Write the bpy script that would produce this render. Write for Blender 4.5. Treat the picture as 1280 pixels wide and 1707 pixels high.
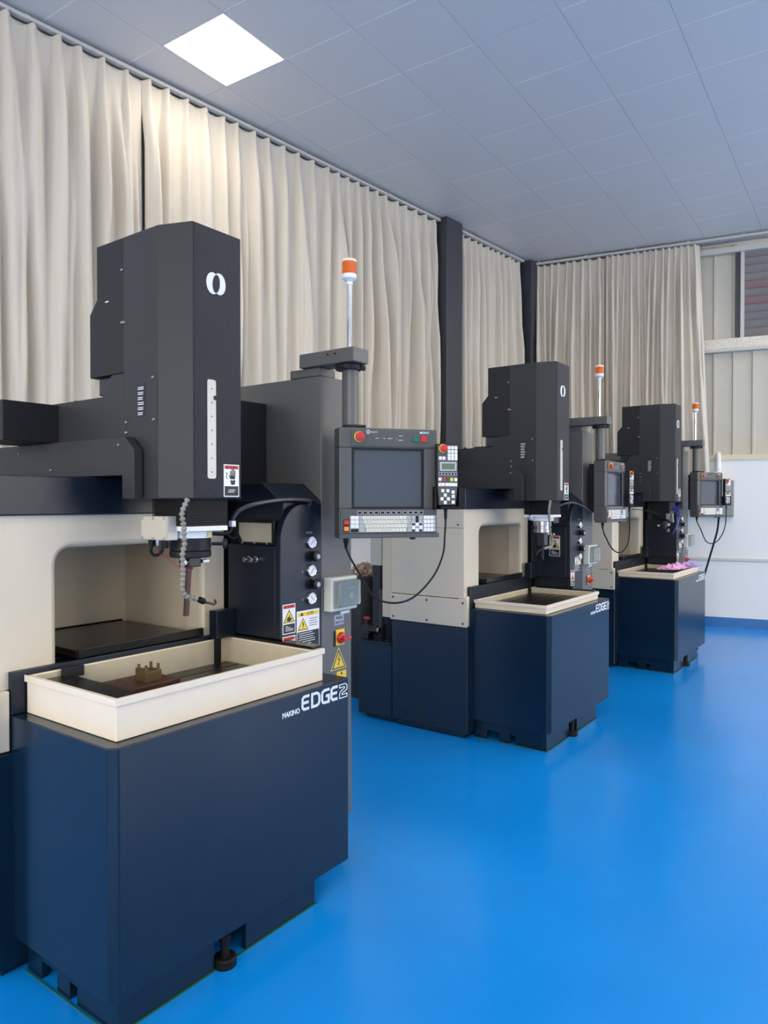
import bpy, bmesh, math, random
from mathutils import Vector, Matrix

# ------------------------------------------------------------------ scene reset
for _o in list(bpy.data.objects):
    bpy.data.objects.remove(_o)
scene = bpy.context.scene
COL = scene.collection
random.seed(7)
PI = math.pi

# ------------------------------------------------------------------ camera
FPX, IW, IH = 1205.0, 1280.0, 1707.0
YAW = math.radians(36.3)                 # X axis lies 36.3 deg right of the view direction
PITCH = math.atan((853.5 - 838.0) / FPX)
cam_d = bpy.data.cameras.new('camera')
cam = bpy.data.objects.new('camera', cam_d)
COL.objects.link(cam)
cam_d.sensor_fit = 'VERTICAL'
cam_d.sensor_height = 24.0
cam_d.lens = FPX / IH * 24.0
cam.location = (0, 0, 1.5)
fwd = Vector((math.cos(YAW) * math.cos(PITCH), math.sin(YAW) * math.cos(PITCH), -math.sin(PITCH)))
cam.rotation_euler = fwd.to_track_quat('-Z', 'Y').to_euler()
cam_d.clip_start = 0.05
scene.camera = cam

# ------------------------------------------------------------------ world (daylight outside the added windows) and exposure
world = bpy.data.worlds.new('world')
scene.world = world
world.use_nodes = True
_bg = world.node_tree.nodes['Background']
_bg.inputs[0].default_value = (1.0, 0.94, 0.85, 1)
_bg.inputs[1].default_value = 5.0
PANEL_STRENGTH = 7.0
scene.view_settings.view_transform = 'Standard'
scene.view_settings.look = 'None'
scene.view_settings.gamma = 1.0
scene.view_settings.use_curve_mapping = False
scene.view_settings.exposure = 0.80

# ------------------------------------------------------------------ helpers
def lin(c):
    return tuple(((v / 255.0) / 12.92 if v / 255.0 <= 0.04045 else ((v / 255.0 + 0.055) / 1.055) ** 2.4) for v in c)

MATS = {}
def mat(name, rgb, rough=0.5, metal=0.0, spec=0.5, bump=0.0, bscale=200.0, var=0.0, vscale=3.0, coat=0.0, emit=None, trans=0.0, alpha=1.0, sheen=0.0, bdist=0.001):
    if name in MATS:
        return MATS[name]
    m = bpy.data.materials.new(name)
    m.use_nodes = True
    nt = m.node_tree
    b = nt.nodes['Principled BSDF']
    c = lin(rgb)
    b.inputs['Base Color'].default_value = (*c, 1)
    b.inputs['Roughness'].default_value = rough
    b.inputs['Metallic'].default_value = metal
    b.inputs['Specular IOR Level'].default_value = spec
    b.inputs['Coat Weight'].default_value = coat
    b.inputs['Transmission Weight'].default_value = trans
    b.inputs['Alpha'].default_value = alpha
    b.inputs['Sheen Weight'].default_value = sheen
    if emit:
        b.inputs['Emission Color'].default_value = (*lin(emit[0]), 1)
        b.inputs['Emission Strength'].default_value = emit[1]
    if var > 0 or bump > 0:
        tc = nt.nodes.new('ShaderNodeTexCoord')
    if var > 0:
        n = nt.nodes.new('ShaderNodeTexNoise')
        n.inputs['Scale'].default_value = vscale
        n.inputs['Detail'].default_value = 5
        nt.links.new(tc.outputs['Object'], n.inputs['Vector'])
        r = nt.nodes.new('ShaderNodeMapRange')
        r.inputs['To Min'].default_value = 1 - var
        r.inputs['To Max'].default_value = 1 + var
        nt.links.new(n.outputs['Fac'], r.inputs['Value'])
        mx = nt.nodes.new('ShaderNodeVectorMath')
        mx.operation = 'SCALE'
        mx.inputs[0].default_value = c
        nt.links.new(r.outputs['Result'], mx.inputs['Scale'])
        nt.links.new(mx.outputs['Vector'], b.inputs['Base Color'])
        r2 = nt.nodes.new('ShaderNodeMapRange')
        r2.inputs['To Min'].default_value = max(rough - var * 0.5, 0.02)
        r2.inputs['To Max'].default_value = min(rough + var * 0.5, 1)
        nt.links.new(n.outputs['Fac'], r2.inputs['Value'])
        nt.links.new(r2.outputs['Result'], b.inputs['Roughness'])
    if bump > 0:
        n2 = nt.nodes.new('ShaderNodeTexNoise')
        n2.inputs['Scale'].default_value = bscale
        n2.inputs['Detail'].default_value = 2
        nt.links.new(tc.outputs['Object'], n2.inputs['Vector'])
        bp = nt.nodes.new('ShaderNodeBump')
        bp.inputs['Strength'].default_value = bump
        bp.inputs['Distance'].default_value = bdist
        nt.links.new(n2.outputs['Fac'], bp.inputs['Height'])
        nt.links.new(bp.outputs['Normal'], b.inputs['Normal'])
    MATS[name] = m
    return m

class FR:
    """a local frame: origin and three axes"""
    def __init__(s, o=(0, 0, 0), u=(1, 0, 0), v=(0, 1, 0), w=(0, 0, 1)):
        s.o, s.u, s.v, s.w = Vector(o), Vector(u), Vector(v), Vector(w)
    def __call__(s, p):
        return s.o + s.u * p[0] + s.v * p[1] + s.w * p[2]

def front(y):   # u = x, v = z, w = out of the front face
    return FR((0, y, 0), (1, 0, 0), (0, 0, 1), (0, -1, 0))
def side(x):    # u = -y, v = z, w = out of the left face
    return FR((x, 0, 0), (0, -1, 0), (0, 0, 1), (-1, 0, 0))

class MB:
    def __init__(s, fr=None):
        s.v, s.f, s.fr = [], [], fr
    def add(s, vs, fs):
        n = len(s.v)
        for p in vs:
            p = Vector((p[0], p[1], p[2]))
            s.v.append(s.fr(p) if s.fr else p)
        s.f += [tuple(i + n for i in f) for f in fs]
        return s
    def box(s, x0, x1, y0, y1, z0, z1):
        return s.add([(x0, y0, z0), (x1, y0, z0), (x1, y1, z0), (x0, y1, z0), (x0, y0, z1), (x1, y0, z1), (x1, y1, z1), (x0, y1, z1)],
                     [(3, 2, 1, 0), (4, 5, 6, 7), (0, 1, 5, 4), (1, 2, 6, 5), (2, 3, 7, 6), (3, 0, 4, 7)])
    def prism(s, poly, axis, a0, a1):
        """poly: 2D points; axis 0: (y,z), 1: (x,z), 2: (x,y)"""
        area = sum(poly[i][0] * poly[(i + 1) % len(poly)][1] - poly[(i + 1) % len(poly)][0] * poly[i][1] for i in range(len(poly)))
        if area < 0:
            poly = poly[::-1]
        def P(p, a):
            return (a, p[0], p[1]) if axis == 0 else ((p[0], a, p[1]) if axis == 1 else (p[0], p[1], a))
        n = len(poly)
        vs = [P(p, a0) for p in poly] + [P(p, a1) for p in poly]
        fs = [tuple(range(n - 1, -1, -1)), tuple(range(n, 2 * n))]
        fs += [(i, (i + 1) % n, n + (i + 1) % n, n + i) for i in range(n)]
        if axis == 1:
            fs = [f[::-1] for f in fs]
        return s.add(vs, fs)
    def cyl(s, p0, p1, r0, r1=None, n=20, caps=True):
        r1 = r0 if r1 is None else r1
        return s.rings([(p0, r0), (p1, r1)], n, caps)
    def rings(s, pr, n=16, caps=True):
        """tube through points with a radius each"""
        pts = [Vector(p) for p, r in pr]
        vs, fs = [], []
        N = None
        for i, p in enumerate(pts):
            a = pts[max(i - 1, 0)]
            b = pts[min(i + 1, len(pts) - 1)]
            t = (b - a)
            t = t.normalized() if t.length > 1e-9 else Vector((0, 0, 1))
            if N is None:
                N = t.orthogonal().normalized()
            else:
                N = (N - t * N.dot(t))
                N = N.normalized() if N.length > 1e-6 else t.orthogonal().normalized()
            B = t.cross(N)
            for k in range(n):
                a_ = 2 * PI * k / n
                vs.append(p + (N * math.cos(a_) + B * math.sin(a_)) * pr[i][1])
        m = len(pts)
        for i in range(m - 1):
            for k in range(n):
                k2 = (k + 1) % n
                fs.append((i * n + k, i * n + k2, (i + 1) * n + k2, (i + 1) * n + k))
        if caps:
            fs.append(tuple(range(n - 1, -1, -1)))
            fs.append(tuple(range((m - 1) * n, m * n)))
        return s.add(vs, fs)
    def lathe(s, prof, c, axis=(0, 0, 1), n=24):
        """profile of (radius, height) along an axis from c"""
        c = Vector(c); ax = Vector(axis).normalized()
        N = ax.orthogonal().normalized(); B = ax.cross(N)
        vs, fs = [], []
        for r, h in prof:
            for k in range(n):
                a = 2 * PI * k / n
                vs.append(c + ax * h + (N * math.cos(a) + B * math.sin(a)) * max(r, 1e-5))
        m = len(prof)
        for i in range(m - 1):
            for k in range(n):
                k2 = (k + 1) % n
                fs.append((i * n + k, i * n + k2, (i + 1) * n + k2, (i + 1) * n + k))
        fs.append(tuple(range(n - 1, -1, -1))); fs.append(tuple(range((m - 1) * n, m * n)))
        return s.add(vs, fs)
    # flat print on a frame (u, v) with a small thickness in w
    def rect(s, u0, v0, u1, v1, w0=0.0, w1=0.0006):
        return s.box(min(u0, u1), max(u0, u1), min(v0, v1), max(v0, v1), w0, w1)
    def poly(s, pts, w0=0.0, w1=0.0006):
        return s.prism(pts, 2, w0, w1)
    def disc(s, u, v, r, w0=0.0, w1=0.0006, n=20, ry=None):
        ry = ry or r
        return s.poly([(u + r * math.cos(2 * PI * k / n), v + ry * math.sin(2 * PI * k / n)) for k in range(n)], w0, w1)
    def stroke(s, pts, w, closed=False, w0=0.0, w1=0.0006):
        """thick mitred polyline"""
        P = [Vector(p) for p in pts]
        n = len(P)
        L, R = [], []
        for i in range(n):
            if closed:
                a, b = P[i - 1], P[(i + 1) % n]
            else:
                a, b = P[max(i - 1, 0)], P[min(i + 1, n - 1)]
            d0 = (P[i] - a).normalized() if (P[i] - a).length > 1e-9 else (b - P[i]).normalized()
            d1 = (b - P[i]).normalized() if (b - P[i]).length > 1e-9 else d0
            t = (d0 + d1)
            t = t.normalized() if t.length > 1e-6 else d0
            nn = Vector((-t.y, t.x))
            k = max(abs(nn.dot(Vector((-d0.y, d0.x)))), 0.5)
            L.append(P[i] + nn * (w / 2 / k)); R.append(P[i] - nn * (w / 2 / k))
        rng = range(n) if closed else range(n - 1)
        for i in rng:
            j = (i + 1) % n
            s.poly([L[i], R[i], R[j], L[j]], w0, w1)
        return s
    def text(s, body, u, v, size, w0=0.0, w1=0.0006, sx=1.0, shear=0.0, offset=0.0, align='LEFT'):
        cu = bpy.data.curves.new('txt', 'FONT')
        cu.body = body; cu.size = size; cu.shear = shear; cu.offset = offset; cu.align_x = align
        cu.extrude = (w1 - w0) / 2
        cu.resolution_u = 3
        o = bpy.data.objects.new('txt', cu)
        COL.objects.link(o)
        dg = bpy.context.evaluated_depsgraph_get()
        me = bpy.data.meshes.new_from_object(o.evaluated_get(dg))
        s.add([(u + p.co.x * sx, v + p.co.y, (w0 + w1) / 2 + p.co.z) for p in me.vertices], [tuple(q.vertices) for q in me.polygons])
        bpy.data.objects.remove(o); bpy.data.curves.remove(cu); bpy.data.meshes.remove(me)
        return s
    def mesh(s, name, material, smooth=False):
        me = bpy.data.meshes.new(name)
        me.from_pydata([tuple(p) for p in s.v], [], s.f)
        me.validate()
        me.materials.append(material)
        if smooth:
            me.polygons.foreach_set('use_smooth', [True] * len(me.polygons))
            me.set_sharp_from_angle(angle=math.radians(35))
        return me
    def build(s, name, material, parent=None, smooth=False, bevel=0.0, seg=2, label=None, kind=None):
        o = bpy.data.objects.new(name, s.mesh(name, material, smooth))
        COL.objects.link(o)
        o.parent = parent
        if bevel:
            b = o.modifiers.new('bevel', 'BEVEL')
            b.width = bevel; b.segments = seg; b.limit_method = 'ANGLE'; b.angle_limit = math.radians(40)
        if label: o['label'] = label
        if kind: o['kind'] = kind
        return o

def tag(o, label, cat, group=None, kind=None):
    o['label'] = label; o['category'] = cat
    if group: o['group'] = group
    if kind: o['kind'] = kind
    return o
def struct(o, label=None):
    o['kind'] = 'structure'
    if label: o['label'] = label
    return o
def thing(name, label, cat, loc=(0, 0, 0), rz=0.0, group=None):
    e = bpy.data.objects.new(name, None)
    COL.objects.link(e)
    e.location = loc; e.rotation_euler = (0, 0, rz); e.empty_display_size = 0.1
    return tag(e, label, cat, group)
def smoothpath(pts, k=6):
    P = [Vector(p) for p in pts]
    out = []
    for i in range(len(P) - 1):
        p0, p1, p2, p3 = P[max(i - 1, 0)], P[i], P[i + 1], P[min(i + 2, len(P) - 1)]
        for j in range(k):
            t = j / k
            out.append(0.5 * ((2 * p1) + (p2 - p0) * t + (2 * p0 - 5 * p1 + 4 * p2 - p3) * t * t + (3 * p1 - p0 - 3 * p2 + p3) * t ** 3))
    out.append(P[-1])
    return out
def tube(pts, r, n=10, k=6, fr=None):
    return MB(fr).rings([(p, r) for p in smoothpath(pts, k)], n)
def rrect(x0, x1, z0, z1, r, corners=(1, 1, 1, 1), n=6):
    """rounded rectangle, corners BL BR TR TL"""
    out = []
    for (cx, cz, a0, on) in ((x0 + r, z0 + r, PI, corners[0]), (x1 - r, z0 + r, 1.5 * PI, corners[1]), (x1 - r, z1 - r, 0, corners[2]), (x0 + r, z1 - r, .5 * PI, corners[3])):
        if on:
            out += [(cx + r * math.cos(a0 + .5 * PI * i / n), cz + r * math.sin(a0 + .5 * PI * i / n)) for i in range(n + 1)]
        else:
            out.append((cx + r * (math.cos(a0) + math.cos(a0 + .5 * PI)), cz + r * (math.sin(a0) + math.sin(a0 + .5 * PI))))
    return out

# ------------------------------------------------------------------ materials
M_navy = mat('navy paint', (9, 32, 51), 0.24, spec=0.45, bump=0.05, bscale=350, var=0.05, vscale=6)
M_navyd = mat('dark navy paint', (14, 25, 39), 0.36, bump=0.06, bscale=400)
M_char = mat('charcoal paint', (50, 51, 53), 0.45, bump=0.10, bscale=500, spec=0.25)
M_charf = mat('hammered charcoal paint', (30, 32, 40), 0.34, bump=0.9, bscale=260, spec=0.3, bdist=0.003)
M_chard = mat('dark charcoal paint', (38, 38, 42), 0.45, spec=0.2, bump=0.10, bscale=500)
M_cab = mat('cabinet grey paint', (98, 97, 95), 0.38, bump=0.08, bscale=600)
M_panel = mat('panel grey plastic', (84, 85, 84), 0.45, bump=0.06, bscale=700)
M_panel2 = mat('panel grey face', (78, 80, 80), 0.5)
M_beige = mat('warm white paint', (216, 205, 184), 0.42, bump=0.08, bscale=300, var=0.04, vscale=5)
M_cream = mat('tray cream paint', (230, 217, 196), 0.4, bump=0.05, bscale=300, var=0.05, vscale=8)
M_stain = mat('stained tray inside', (196, 186, 162), 0.45, var=0.16, vscale=12)
M_black = mat('black rubber', (18, 18, 20), 0.55, spec=0.25)
M_blackg = mat('black glossy', (20, 21, 24), 0.25)
M_steel = mat('brushed steel', (170, 172, 175), 0.3, metal=1.0)
M_chrome = mat('chrome', (215, 217, 220), 0.12, metal=1.0)
M_table = mat('dark worktable steel', (58, 54, 54), 0.3, metal=0.7, var=0.15, vscale=25)
M_white = mat('white enamel', (232, 233, 232), 0.35)
M_print = mat('white print', (225, 228, 232), 0.5)
M_red = mat('red plastic', (196, 40, 48), 0.35)
M_redl = mat('label red', (205, 48, 46), 0.5)
M_yellow = mat('label yellow', (236, 200, 52), 0.5)
M_orange = mat('label orange', (238, 150, 50), 0.5)
M_green = mat('green button', (20, 104, 74), 0.4)
M_ink = mat('black ink', (24, 24, 27), 0.5)
M_key = mat('key ivory', (226, 224, 208), 0.5)
M_keyg = mat('key grey', (176, 178, 180), 0.5)
M_keyw = mat('key white', (232, 233, 233), 0.45)
M_screen = mat('dark screen glass', (64, 72, 82), 0.16, spec=0.6)
M_lcd = mat('lcd', (104, 116, 100), 0.25)
M_lens = mat('amber lens', (226, 112, 34), 0.12, spec=0.6, trans=0.25, emit=((240, 110, 10), 0.06))
M_hose = mat('grey hose plastic', (138, 133, 122), 0.4)
M_copper = mat('dark copper', (74, 50, 46), 0.45, metal=0.3)
M_rust = mat('rust brown steel', (78, 48, 40), 0.45, metal=0.2, var=0.25, vscale=40)
M_brass = mat('brass', (108, 92, 58), 0.42, metal=0.6, var=0.15, vscale=60)
M_clear = mat('smoked clear plastic', (214, 220, 212), 0.08, trans=0.85, spec=0.5)
M_boxw = mat('grey white plastic', (205, 208, 200), 0.4)
M_bin = mat('translucent tub', (182, 174, 152), 0.4, var=0.12, vscale=20)
M_blueh = mat('blue hose', (28, 40, 150), 0.35)
M_gauge = mat('gauge face', (236, 238, 240), 0.3)

# ------------------------------------------------------------------ room shell
H_CEIL = 4.655
WL0 = Vector((2.269, 4.665)); WLd = Vector((0.99644, -0.08428)); WLn = Vector((0.08428, 0.99644))   # left wall line
WF0 = Vector((8.839, 4.052)); WFd = Vector((0.2063, -0.9785)); WFn = Vector((0.9785, 0.2063))       # far wall line
CL = WL0 + WLd * 6.58                      # corner of the two curtain planes
def lw(s, off=0.0):
    return WL0 + WLd * s + WLn * off
def fw(s, off=0.0):
    return WF0 + WFd * s + WFn * off
FRL = lambda off=0.0: FR((*lw(0, off), 0), (*WLd, 0), (0, 0, 1), (*(-WLn), 0))      # u along wall, v up, w into the room
FRF = lambda off=0.0: FR((*fw(0, off), 0), (*WFd, 0), (0, 0, 1), (*(-WFn), 0))

def floor_mat():
    m = bpy.data.materials.new('blue epoxy floor'); m.use_nodes = True
    nt = m.node_tree; b = nt.nodes['Principled BSDF']; L = nt.links.new
    tc = nt.nodes.new('ShaderNodeTexCoord')
    n1 = nt.nodes.new('ShaderNodeTexNoise'); n1.inputs['Scale'].default_value = 0.9; n1.inputs['Detail'].default_value = 6; n1.inputs['Roughness'].default_value = 0.6
    n2 = nt.nodes.new('ShaderNodeTexNoise'); n2.inputs['Scale'].default_value = 9; n2.inputs['Detail'].default_value = 8
    L(tc.outputs['Object'], n1.inputs['Vector']); L(tc.outputs['Object'], n2.inputs['Vector'])
    cr = nt.nodes.new('ShaderNodeValToRGB')
    cr.color_ramp.elements[0].position = 0.3; cr.color_ramp.elements[0].color = (*lin((6, 134, 222)), 1)
    cr.color_ramp.elements[1].position = 0.7; cr.color_ramp.elements[1].color = (*lin((12, 146, 238)), 1)
    L(n1.outputs['Fac'], cr.inputs['Fac'])
    # sparse dark specks and scuffs
    vo = nt.nodes.new('ShaderNodeTexVoronoi'); vo.inputs['Scale'].default_value = 2.6
    L(tc.outputs['Object'], vo.inputs['Vector'])
    mr = nt.nodes.new('ShaderNodeMapRange'); mr.inputs['From Min'].default_value = 0.012; mr.inputs['From Max'].default_value = 0.022
    mr.inputs['To Min'].default_value = 0.9; mr.inputs['To Max'].default_value = 0.0
    L(vo.outputs['Distance'], mr.inputs['Value'])
    mx = nt.nodes.new('ShaderNodeMix'); mx.data_type = 'RGBA'
    L(mr.outputs['Result'], mx.inputs['Factor']); L(cr.outputs['Color'], mx.inputs[6]); mx.inputs[7].default_value = (*lin((20, 60, 100)), 1)
    L(mx.outputs[2], b.inputs['Base Color'])
    rr = nt.nodes.new('ShaderNodeMapRange'); rr.inputs['To Min'].default_value = 0.14; rr.inputs['To Max'].default_value = 0.30
    L(n2.outputs['Fac'], rr.inputs['Value']); L(rr.outputs['Result'], b.inputs['Roughness'])
    b.inputs['Specular IOR Level'].default_value = 0.5
    bp = nt.nodes.new('ShaderNodeBump'); bp.inputs['Strength'].default_value = 0.06; bp.inputs['Distance'].default_value = 0.01
    L(n2.outputs['Fac'], bp.inputs['Height']); L(bp.outputs['Normal'], b.inputs['Normal'])
    return m
M_floor = floor_mat()
M_ceil = mat('ceiling panel white', (206, 207, 208), 0.45, bump=0.04, bscale=40, var=0.015, vscale=1.5)
M_ceil2 = mat('ceiling seam', (190, 192, 195), 0.6)
M_wall = mat('white wall paint', (238, 238, 236), 0.6, bump=0.05, bscale=60, var=0.02, vscale=2)
M_clad = mat('painted metal cladding', (196, 192, 178), 0.45, var=0.06, vscale=6)
M_rail = mat('rail grey white', (196, 194, 190), 0.5)
M_frame = mat('painted steel column', (62, 64, 72), 0.5, var=0.1, vscale=8)
M_base = mat('blue skirting paint', (18, 106, 172), 0.3, var=0.05, vscale=5)

RX0, RY0 = -4.5, -6.0
def lwx(x):
    return WL0.y + (x - WL0.x) * WLd.y / WLd.x
def fwy(y):
    return WF0.x + (y - WF0.y) * WFd.x / WFd.y
OUT = 0.30
poly_room = [(RX0, RY0), (fwy(RY0) + OUT, RY0), (CL.x + OUT + .15, CL.y + OUT), (RX0, lwx(RX0) + OUT)]
struct(MB().prism(poly_room, 2, -0.1, 0.0).build('floor', M_floor))

# left and far walls (behind the curtains), right and back walls close the hall
wl = struct(MB(FRL(OUT)).box(-7.2, 6.9, 0, 5.0, -0.2, 0.0).build('wall_left', M_wall))
wf = struct(MB(FRF(OUT)).box(-0.4, 10.6, 0, 2.03, -0.2, 0.16).box(-0.4, 10.6, 2.03, 5.0, -0.2, 0.0).build('wall_far', M_wall))
wb = MB()
bwins = [(-4.6, -2.4), (-1.4, .8), (1.8, 4.0)]  # openings added to light the faces turned to the back wall
YE = lwx(RX0) + OUT
wb.box(RX0 - .2, RX0, RY0, YE, 0, .9); wb.box(RX0 - .2, RX0, RY0, YE, 3.6, 5.0)
ys = [RY0] + [v for w_ in bwins for v in w_] + [YE]
for i in range(0, len(ys), 2):
    wb.box(RX0 - .2, RX0, ys[i], ys[i + 1], 0.9, 3.6)
struct(wb.build('wall_back', M_wall))
def added_window(f, a, b, n, where):  # unseen window, added so that daylight enters the hall
    m = MB(f)
    for x0, x1, z0, z1 in ((a, b, .9, .96), (a, b, 3.54, 3.6), (a, a + .06, .96, 3.54), (b - .06, b, .96, 3.54), ((a + b) / 2 - .03, (a + b) / 2 + .03, .96, 3.54), (a + .06, b - .06, 2.4, 2.45)):
        m.box(x0, x1, z0, z1, -.13, -.05)
    struct(m.build('window_%d' % n, M_white), 'white framed tall window in the %s wall' % where)
    pd = bpy.data.lights.new('window_portal', 'AREA'); pd.shape = 'RECTANGLE'; pd.size = b - a; pd.size_y = 2.7
    pd.cycles.is_portal = True
    po = bpy.data.objects.new('window_portal', pd); COL.objects.link(po)
    po.location = f(((a + b) / 2, 2.25, .01))
    po.rotation_euler = (f.w * 1.0).to_track_quat('-Z', 'Z').to_euler()
for i, (a, b) in enumerate(bwins):
    added_window(FR((RX0, 0, 0), (0, 1, 0), (0, 0, 1), (1, 0, 0)), a, b, i + 3, 'back')
# right wall with tall unseen window openings added for daylight
wr = MB()
wins = [(4.6, 6.9), (7.7, 10.0)]
XE = fwy(RY0) + OUT
wr.box(RX0, XE, RY0 - .2, RY0, 0, 0.9); wr.box(RX0, XE, RY0 - .2, RY0, 3.6, 5.0)
xs = [RX0] + [v for w_ in wins for v in w_] + [XE]
for i in range(0, len(xs), 2):
    wr.box(xs[i], xs[i + 1], RY0 - .2, RY0, 0.9, 3.6)
struct(wr.build('wall_right', M_wall))
for i, (a, b) in enumerate(wins):
    added_window(FR((0, RY0, 0), (1, 0, 0), (0, 0, 1), (0, 1, 0)), a, b, i + 1, 'right')

# ceiling: slab with separate square panels
struct_ceil = struct(MB().prism(poly_room, 2, H_CEIL + 0.005, H_CEIL + 0.12).build('ceiling', M_ceil2))
TX, TY = 0.60, 0.60
GA = math.radians(2.2)                # the panel grid is turned slightly against the machines
GC = Vector((3.455, 3.922))           # centre of the lit panel
GU, GV = Vector((math.cos(GA), math.sin(GA))), Vector((-math.sin(GA), math.cos(GA)))
def cell(i, j, a, b):
    p = GC + GU * ((i - .5 + a) * TX) + GV * ((j - .5 + b) * TY)
    return (p.x, p.y)
EPS = .0015 / TX
tile_me = MB().box(-TX / 2 + .0012, TX / 2 - .0012, -TY / 2 + .0012, TY / 2 - .0012, 0, .0055).mesh('ceiling_tile', M_ceil)
edge = MB()
def f_left(p): return lwx(p[0]) + OUT - .02 - p[1]
def f_far(p): return fwy(p[1]) + OUT - .02 - p[0]
def f_back(p): return p[0] - RX0 - .01
def f_right(p): return p[1] - RY0 - .01
def clip(poly, f):
    out = []
    for k in range(len(poly)):
        a, b = poly[k], poly[(k + 1) % len(poly)]
        fa, fb = f(a), f(b)
        if fa >= 0: out.append(a)
        if fa * fb < 0:
            t = fa / (fa - fb); out.append((a[0] + (b[0] - a[0]) * t, a[1] + (b[1] - a[1]) * t))
    return out
LIGHTS = [(0, 0)] + [(i, j) for j in (-6, -10, -14) for i in range(-11, 11, 3)]
def visible_zone(i, j):
    return -4 <= i <= 11 and -6 <= j <= 1
for i in range(-15, 16):
    for j in range(-19, 4):
        if (i, j) in LIGHTS:
            continue
        q = [cell(i, j, a, b) for a, b in ((EPS, EPS), (1 - EPS, EPS), (1 - EPS, 1 - EPS), (EPS, 1 - EPS))]
        fs_ = (f_left, f_far, f_back, f_right)
        if all(f(p) > 0 for p in q for f in fs_):
            if visible_zone(i, j):
                o = bpy.data.objects.new('ceiling_tile', tile_me); COL.objects.link(o)
                c = cell(i, j, .5, .5)
                o.parent = struct_ceil; o.location = (c[0], c[1], H_CEIL); o.rotation_euler = (0, 0, GA)
            else:
                edge.prism(q, 2, H_CEIL, H_CEIL + .0055)
        else:
            for f in fs_:
                if len(q) > 2: q = clip(q, f)
            if len(q) > 2:
                if visible_zone(i, j):
                    MB().prism(q, 2, H_CEIL, H_CEIL + .0055).build('ceiling_tile', M_ceil, struct_ceil)
                else:
                    edge.prism(q, 2, H_CEIL, H_CEIL + .0055)
edge.build('ceiling_tiles', M_ceil, struct_ceil, kind='stuff')
# thin whiter strips imitating light caught on tile edges, along one grid direction
M_glint = mat('bright joint strip', (236, 238, 240), 0.35)
for i in range(-3, 12):
    for j in range(-6, 2):
        if (i, j) == (0, 0) or (i - 1, j) == (0, 0) or (i * 7 + j * 3) % 5 == 0:
            continue
        a, b = Vector(cell(i, j, 0, .02)), Vector(cell(i, j, 0, .98))
        if min(f(p) for p in (a, b) for f in (f_left, f_far)) < .03:
            continue
        MB(FR((*a, H_CEIL), (*GU, 0), (*GV, 0), (0, 0, 1))).prism([(-.0022, -.0004), (0, -.0016), (.0022, -.0004), (.0022, .002), (-.0022, .002)], 1, 0, (b - a).length).build('joint_strip', M_glint, struct_ceil)

M_led = mat('led diffuser', (255, 255, 255), 0.5, emit=((255, 242, 220), PANEL_STRENGTH))
def led_panel(t, R):
    a, b = TX / 2 - .003, TY / 2 - .003
    f = MB(R)
    f.box(-a, a, -b, -b + .008, 0, .008); f.box(-a, a, b - .008, b, 0, .008); f.box(-a, -a + .008, -b + .008, b - .008, 0, .008); f.box(a - .008, a, -b + .008, b - .008, 0, .008)
    fo = f.build('frame', M_white, t)
    MB(R).prism(rrect(-a + .008, a - .008, -b + .008, b - .008, .012), 2, .001, .006).build('diffuser', M_led, t if t.type == 'EMPTY' else fo)
for k, (i, j) in enumerate(LIGHTS):
    c = cell(i, j, .5, .5)
    if k == 0:
        t = thing('ceiling_light', 'square white led panel glowing in the ceiling above the curtains', 'light', (*c, H_CEIL - .003), GA)
        led_panel(t, None)
    else:                      # unseen lamps of the same type, added over the open floor for room light
        led_panel(struct_ceil, FR((*c, H_CEIL - .003), (*GU, 0), (*GV, 0), (0, 0, 1)))

# ------------------------------------------------------------------ steel columns
def boxcol(name, c, du, dv, u, v, z1, label):
    o = MB(FR((*c, 0), (*u, 0), (*v, 0), (0, 0, 1))).box(0, du, 0, dv, 0, z1).build(name, M_frame, bevel=.008)
    return tag(o, label, 'column', kind='structure')
boxcol('steel_column', (6.845, 4.17), .30, .34, WLd, WLn, H_CEIL - .002, 'dark grey steel column between the left wall curtains')
boxcol('steel_column', (8.70, 4.02), .17, .30, WLd, WLn, H_CEIL - .012, 'dark grey steel column in the corner where the curtained walls meet')

# ------------------------------------------------------------------ curtains
def curtain_mat(name, rgb):
    m = mat(name, rgb, 0.85, spec=0.15, sheen=0.25, var=0.05, vscale=2.5)
    nt = m.node_tree
    b = nt.nodes['Principled BSDF']
    tc = nt.nodes.new('ShaderNodeTexCoord'); wv = nt.nodes.new('ShaderNodeTexNoise')
    mp = nt.nodes.new('ShaderNodeMapping'); mp.inputs['Scale'].default_value = (14, 14, 1.5)
    nt.links.new(tc.outputs['Object'], mp.inputs['Vector']); nt.links.new(mp.outputs['Vector'], wv.inputs['Vector'])
    wv.inputs['Scale'].default_value = 1.0; wv.inputs['Detail'].default_value = 3
    bp = nt.nodes.new('ShaderNodeBump'); bp.inputs['Strength'].default_value = 0.15; bp.inputs['Distance'].default_value = 0.010
    nt.links.new(wv.outputs['Fac'], bp.inputs['Height']); nt.links.new(bp.outputs['Normal'], b.inputs['Normal'])
    return m
M_curt = curtain_mat('cream curtain cloth', (212, 204, 191))

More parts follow.
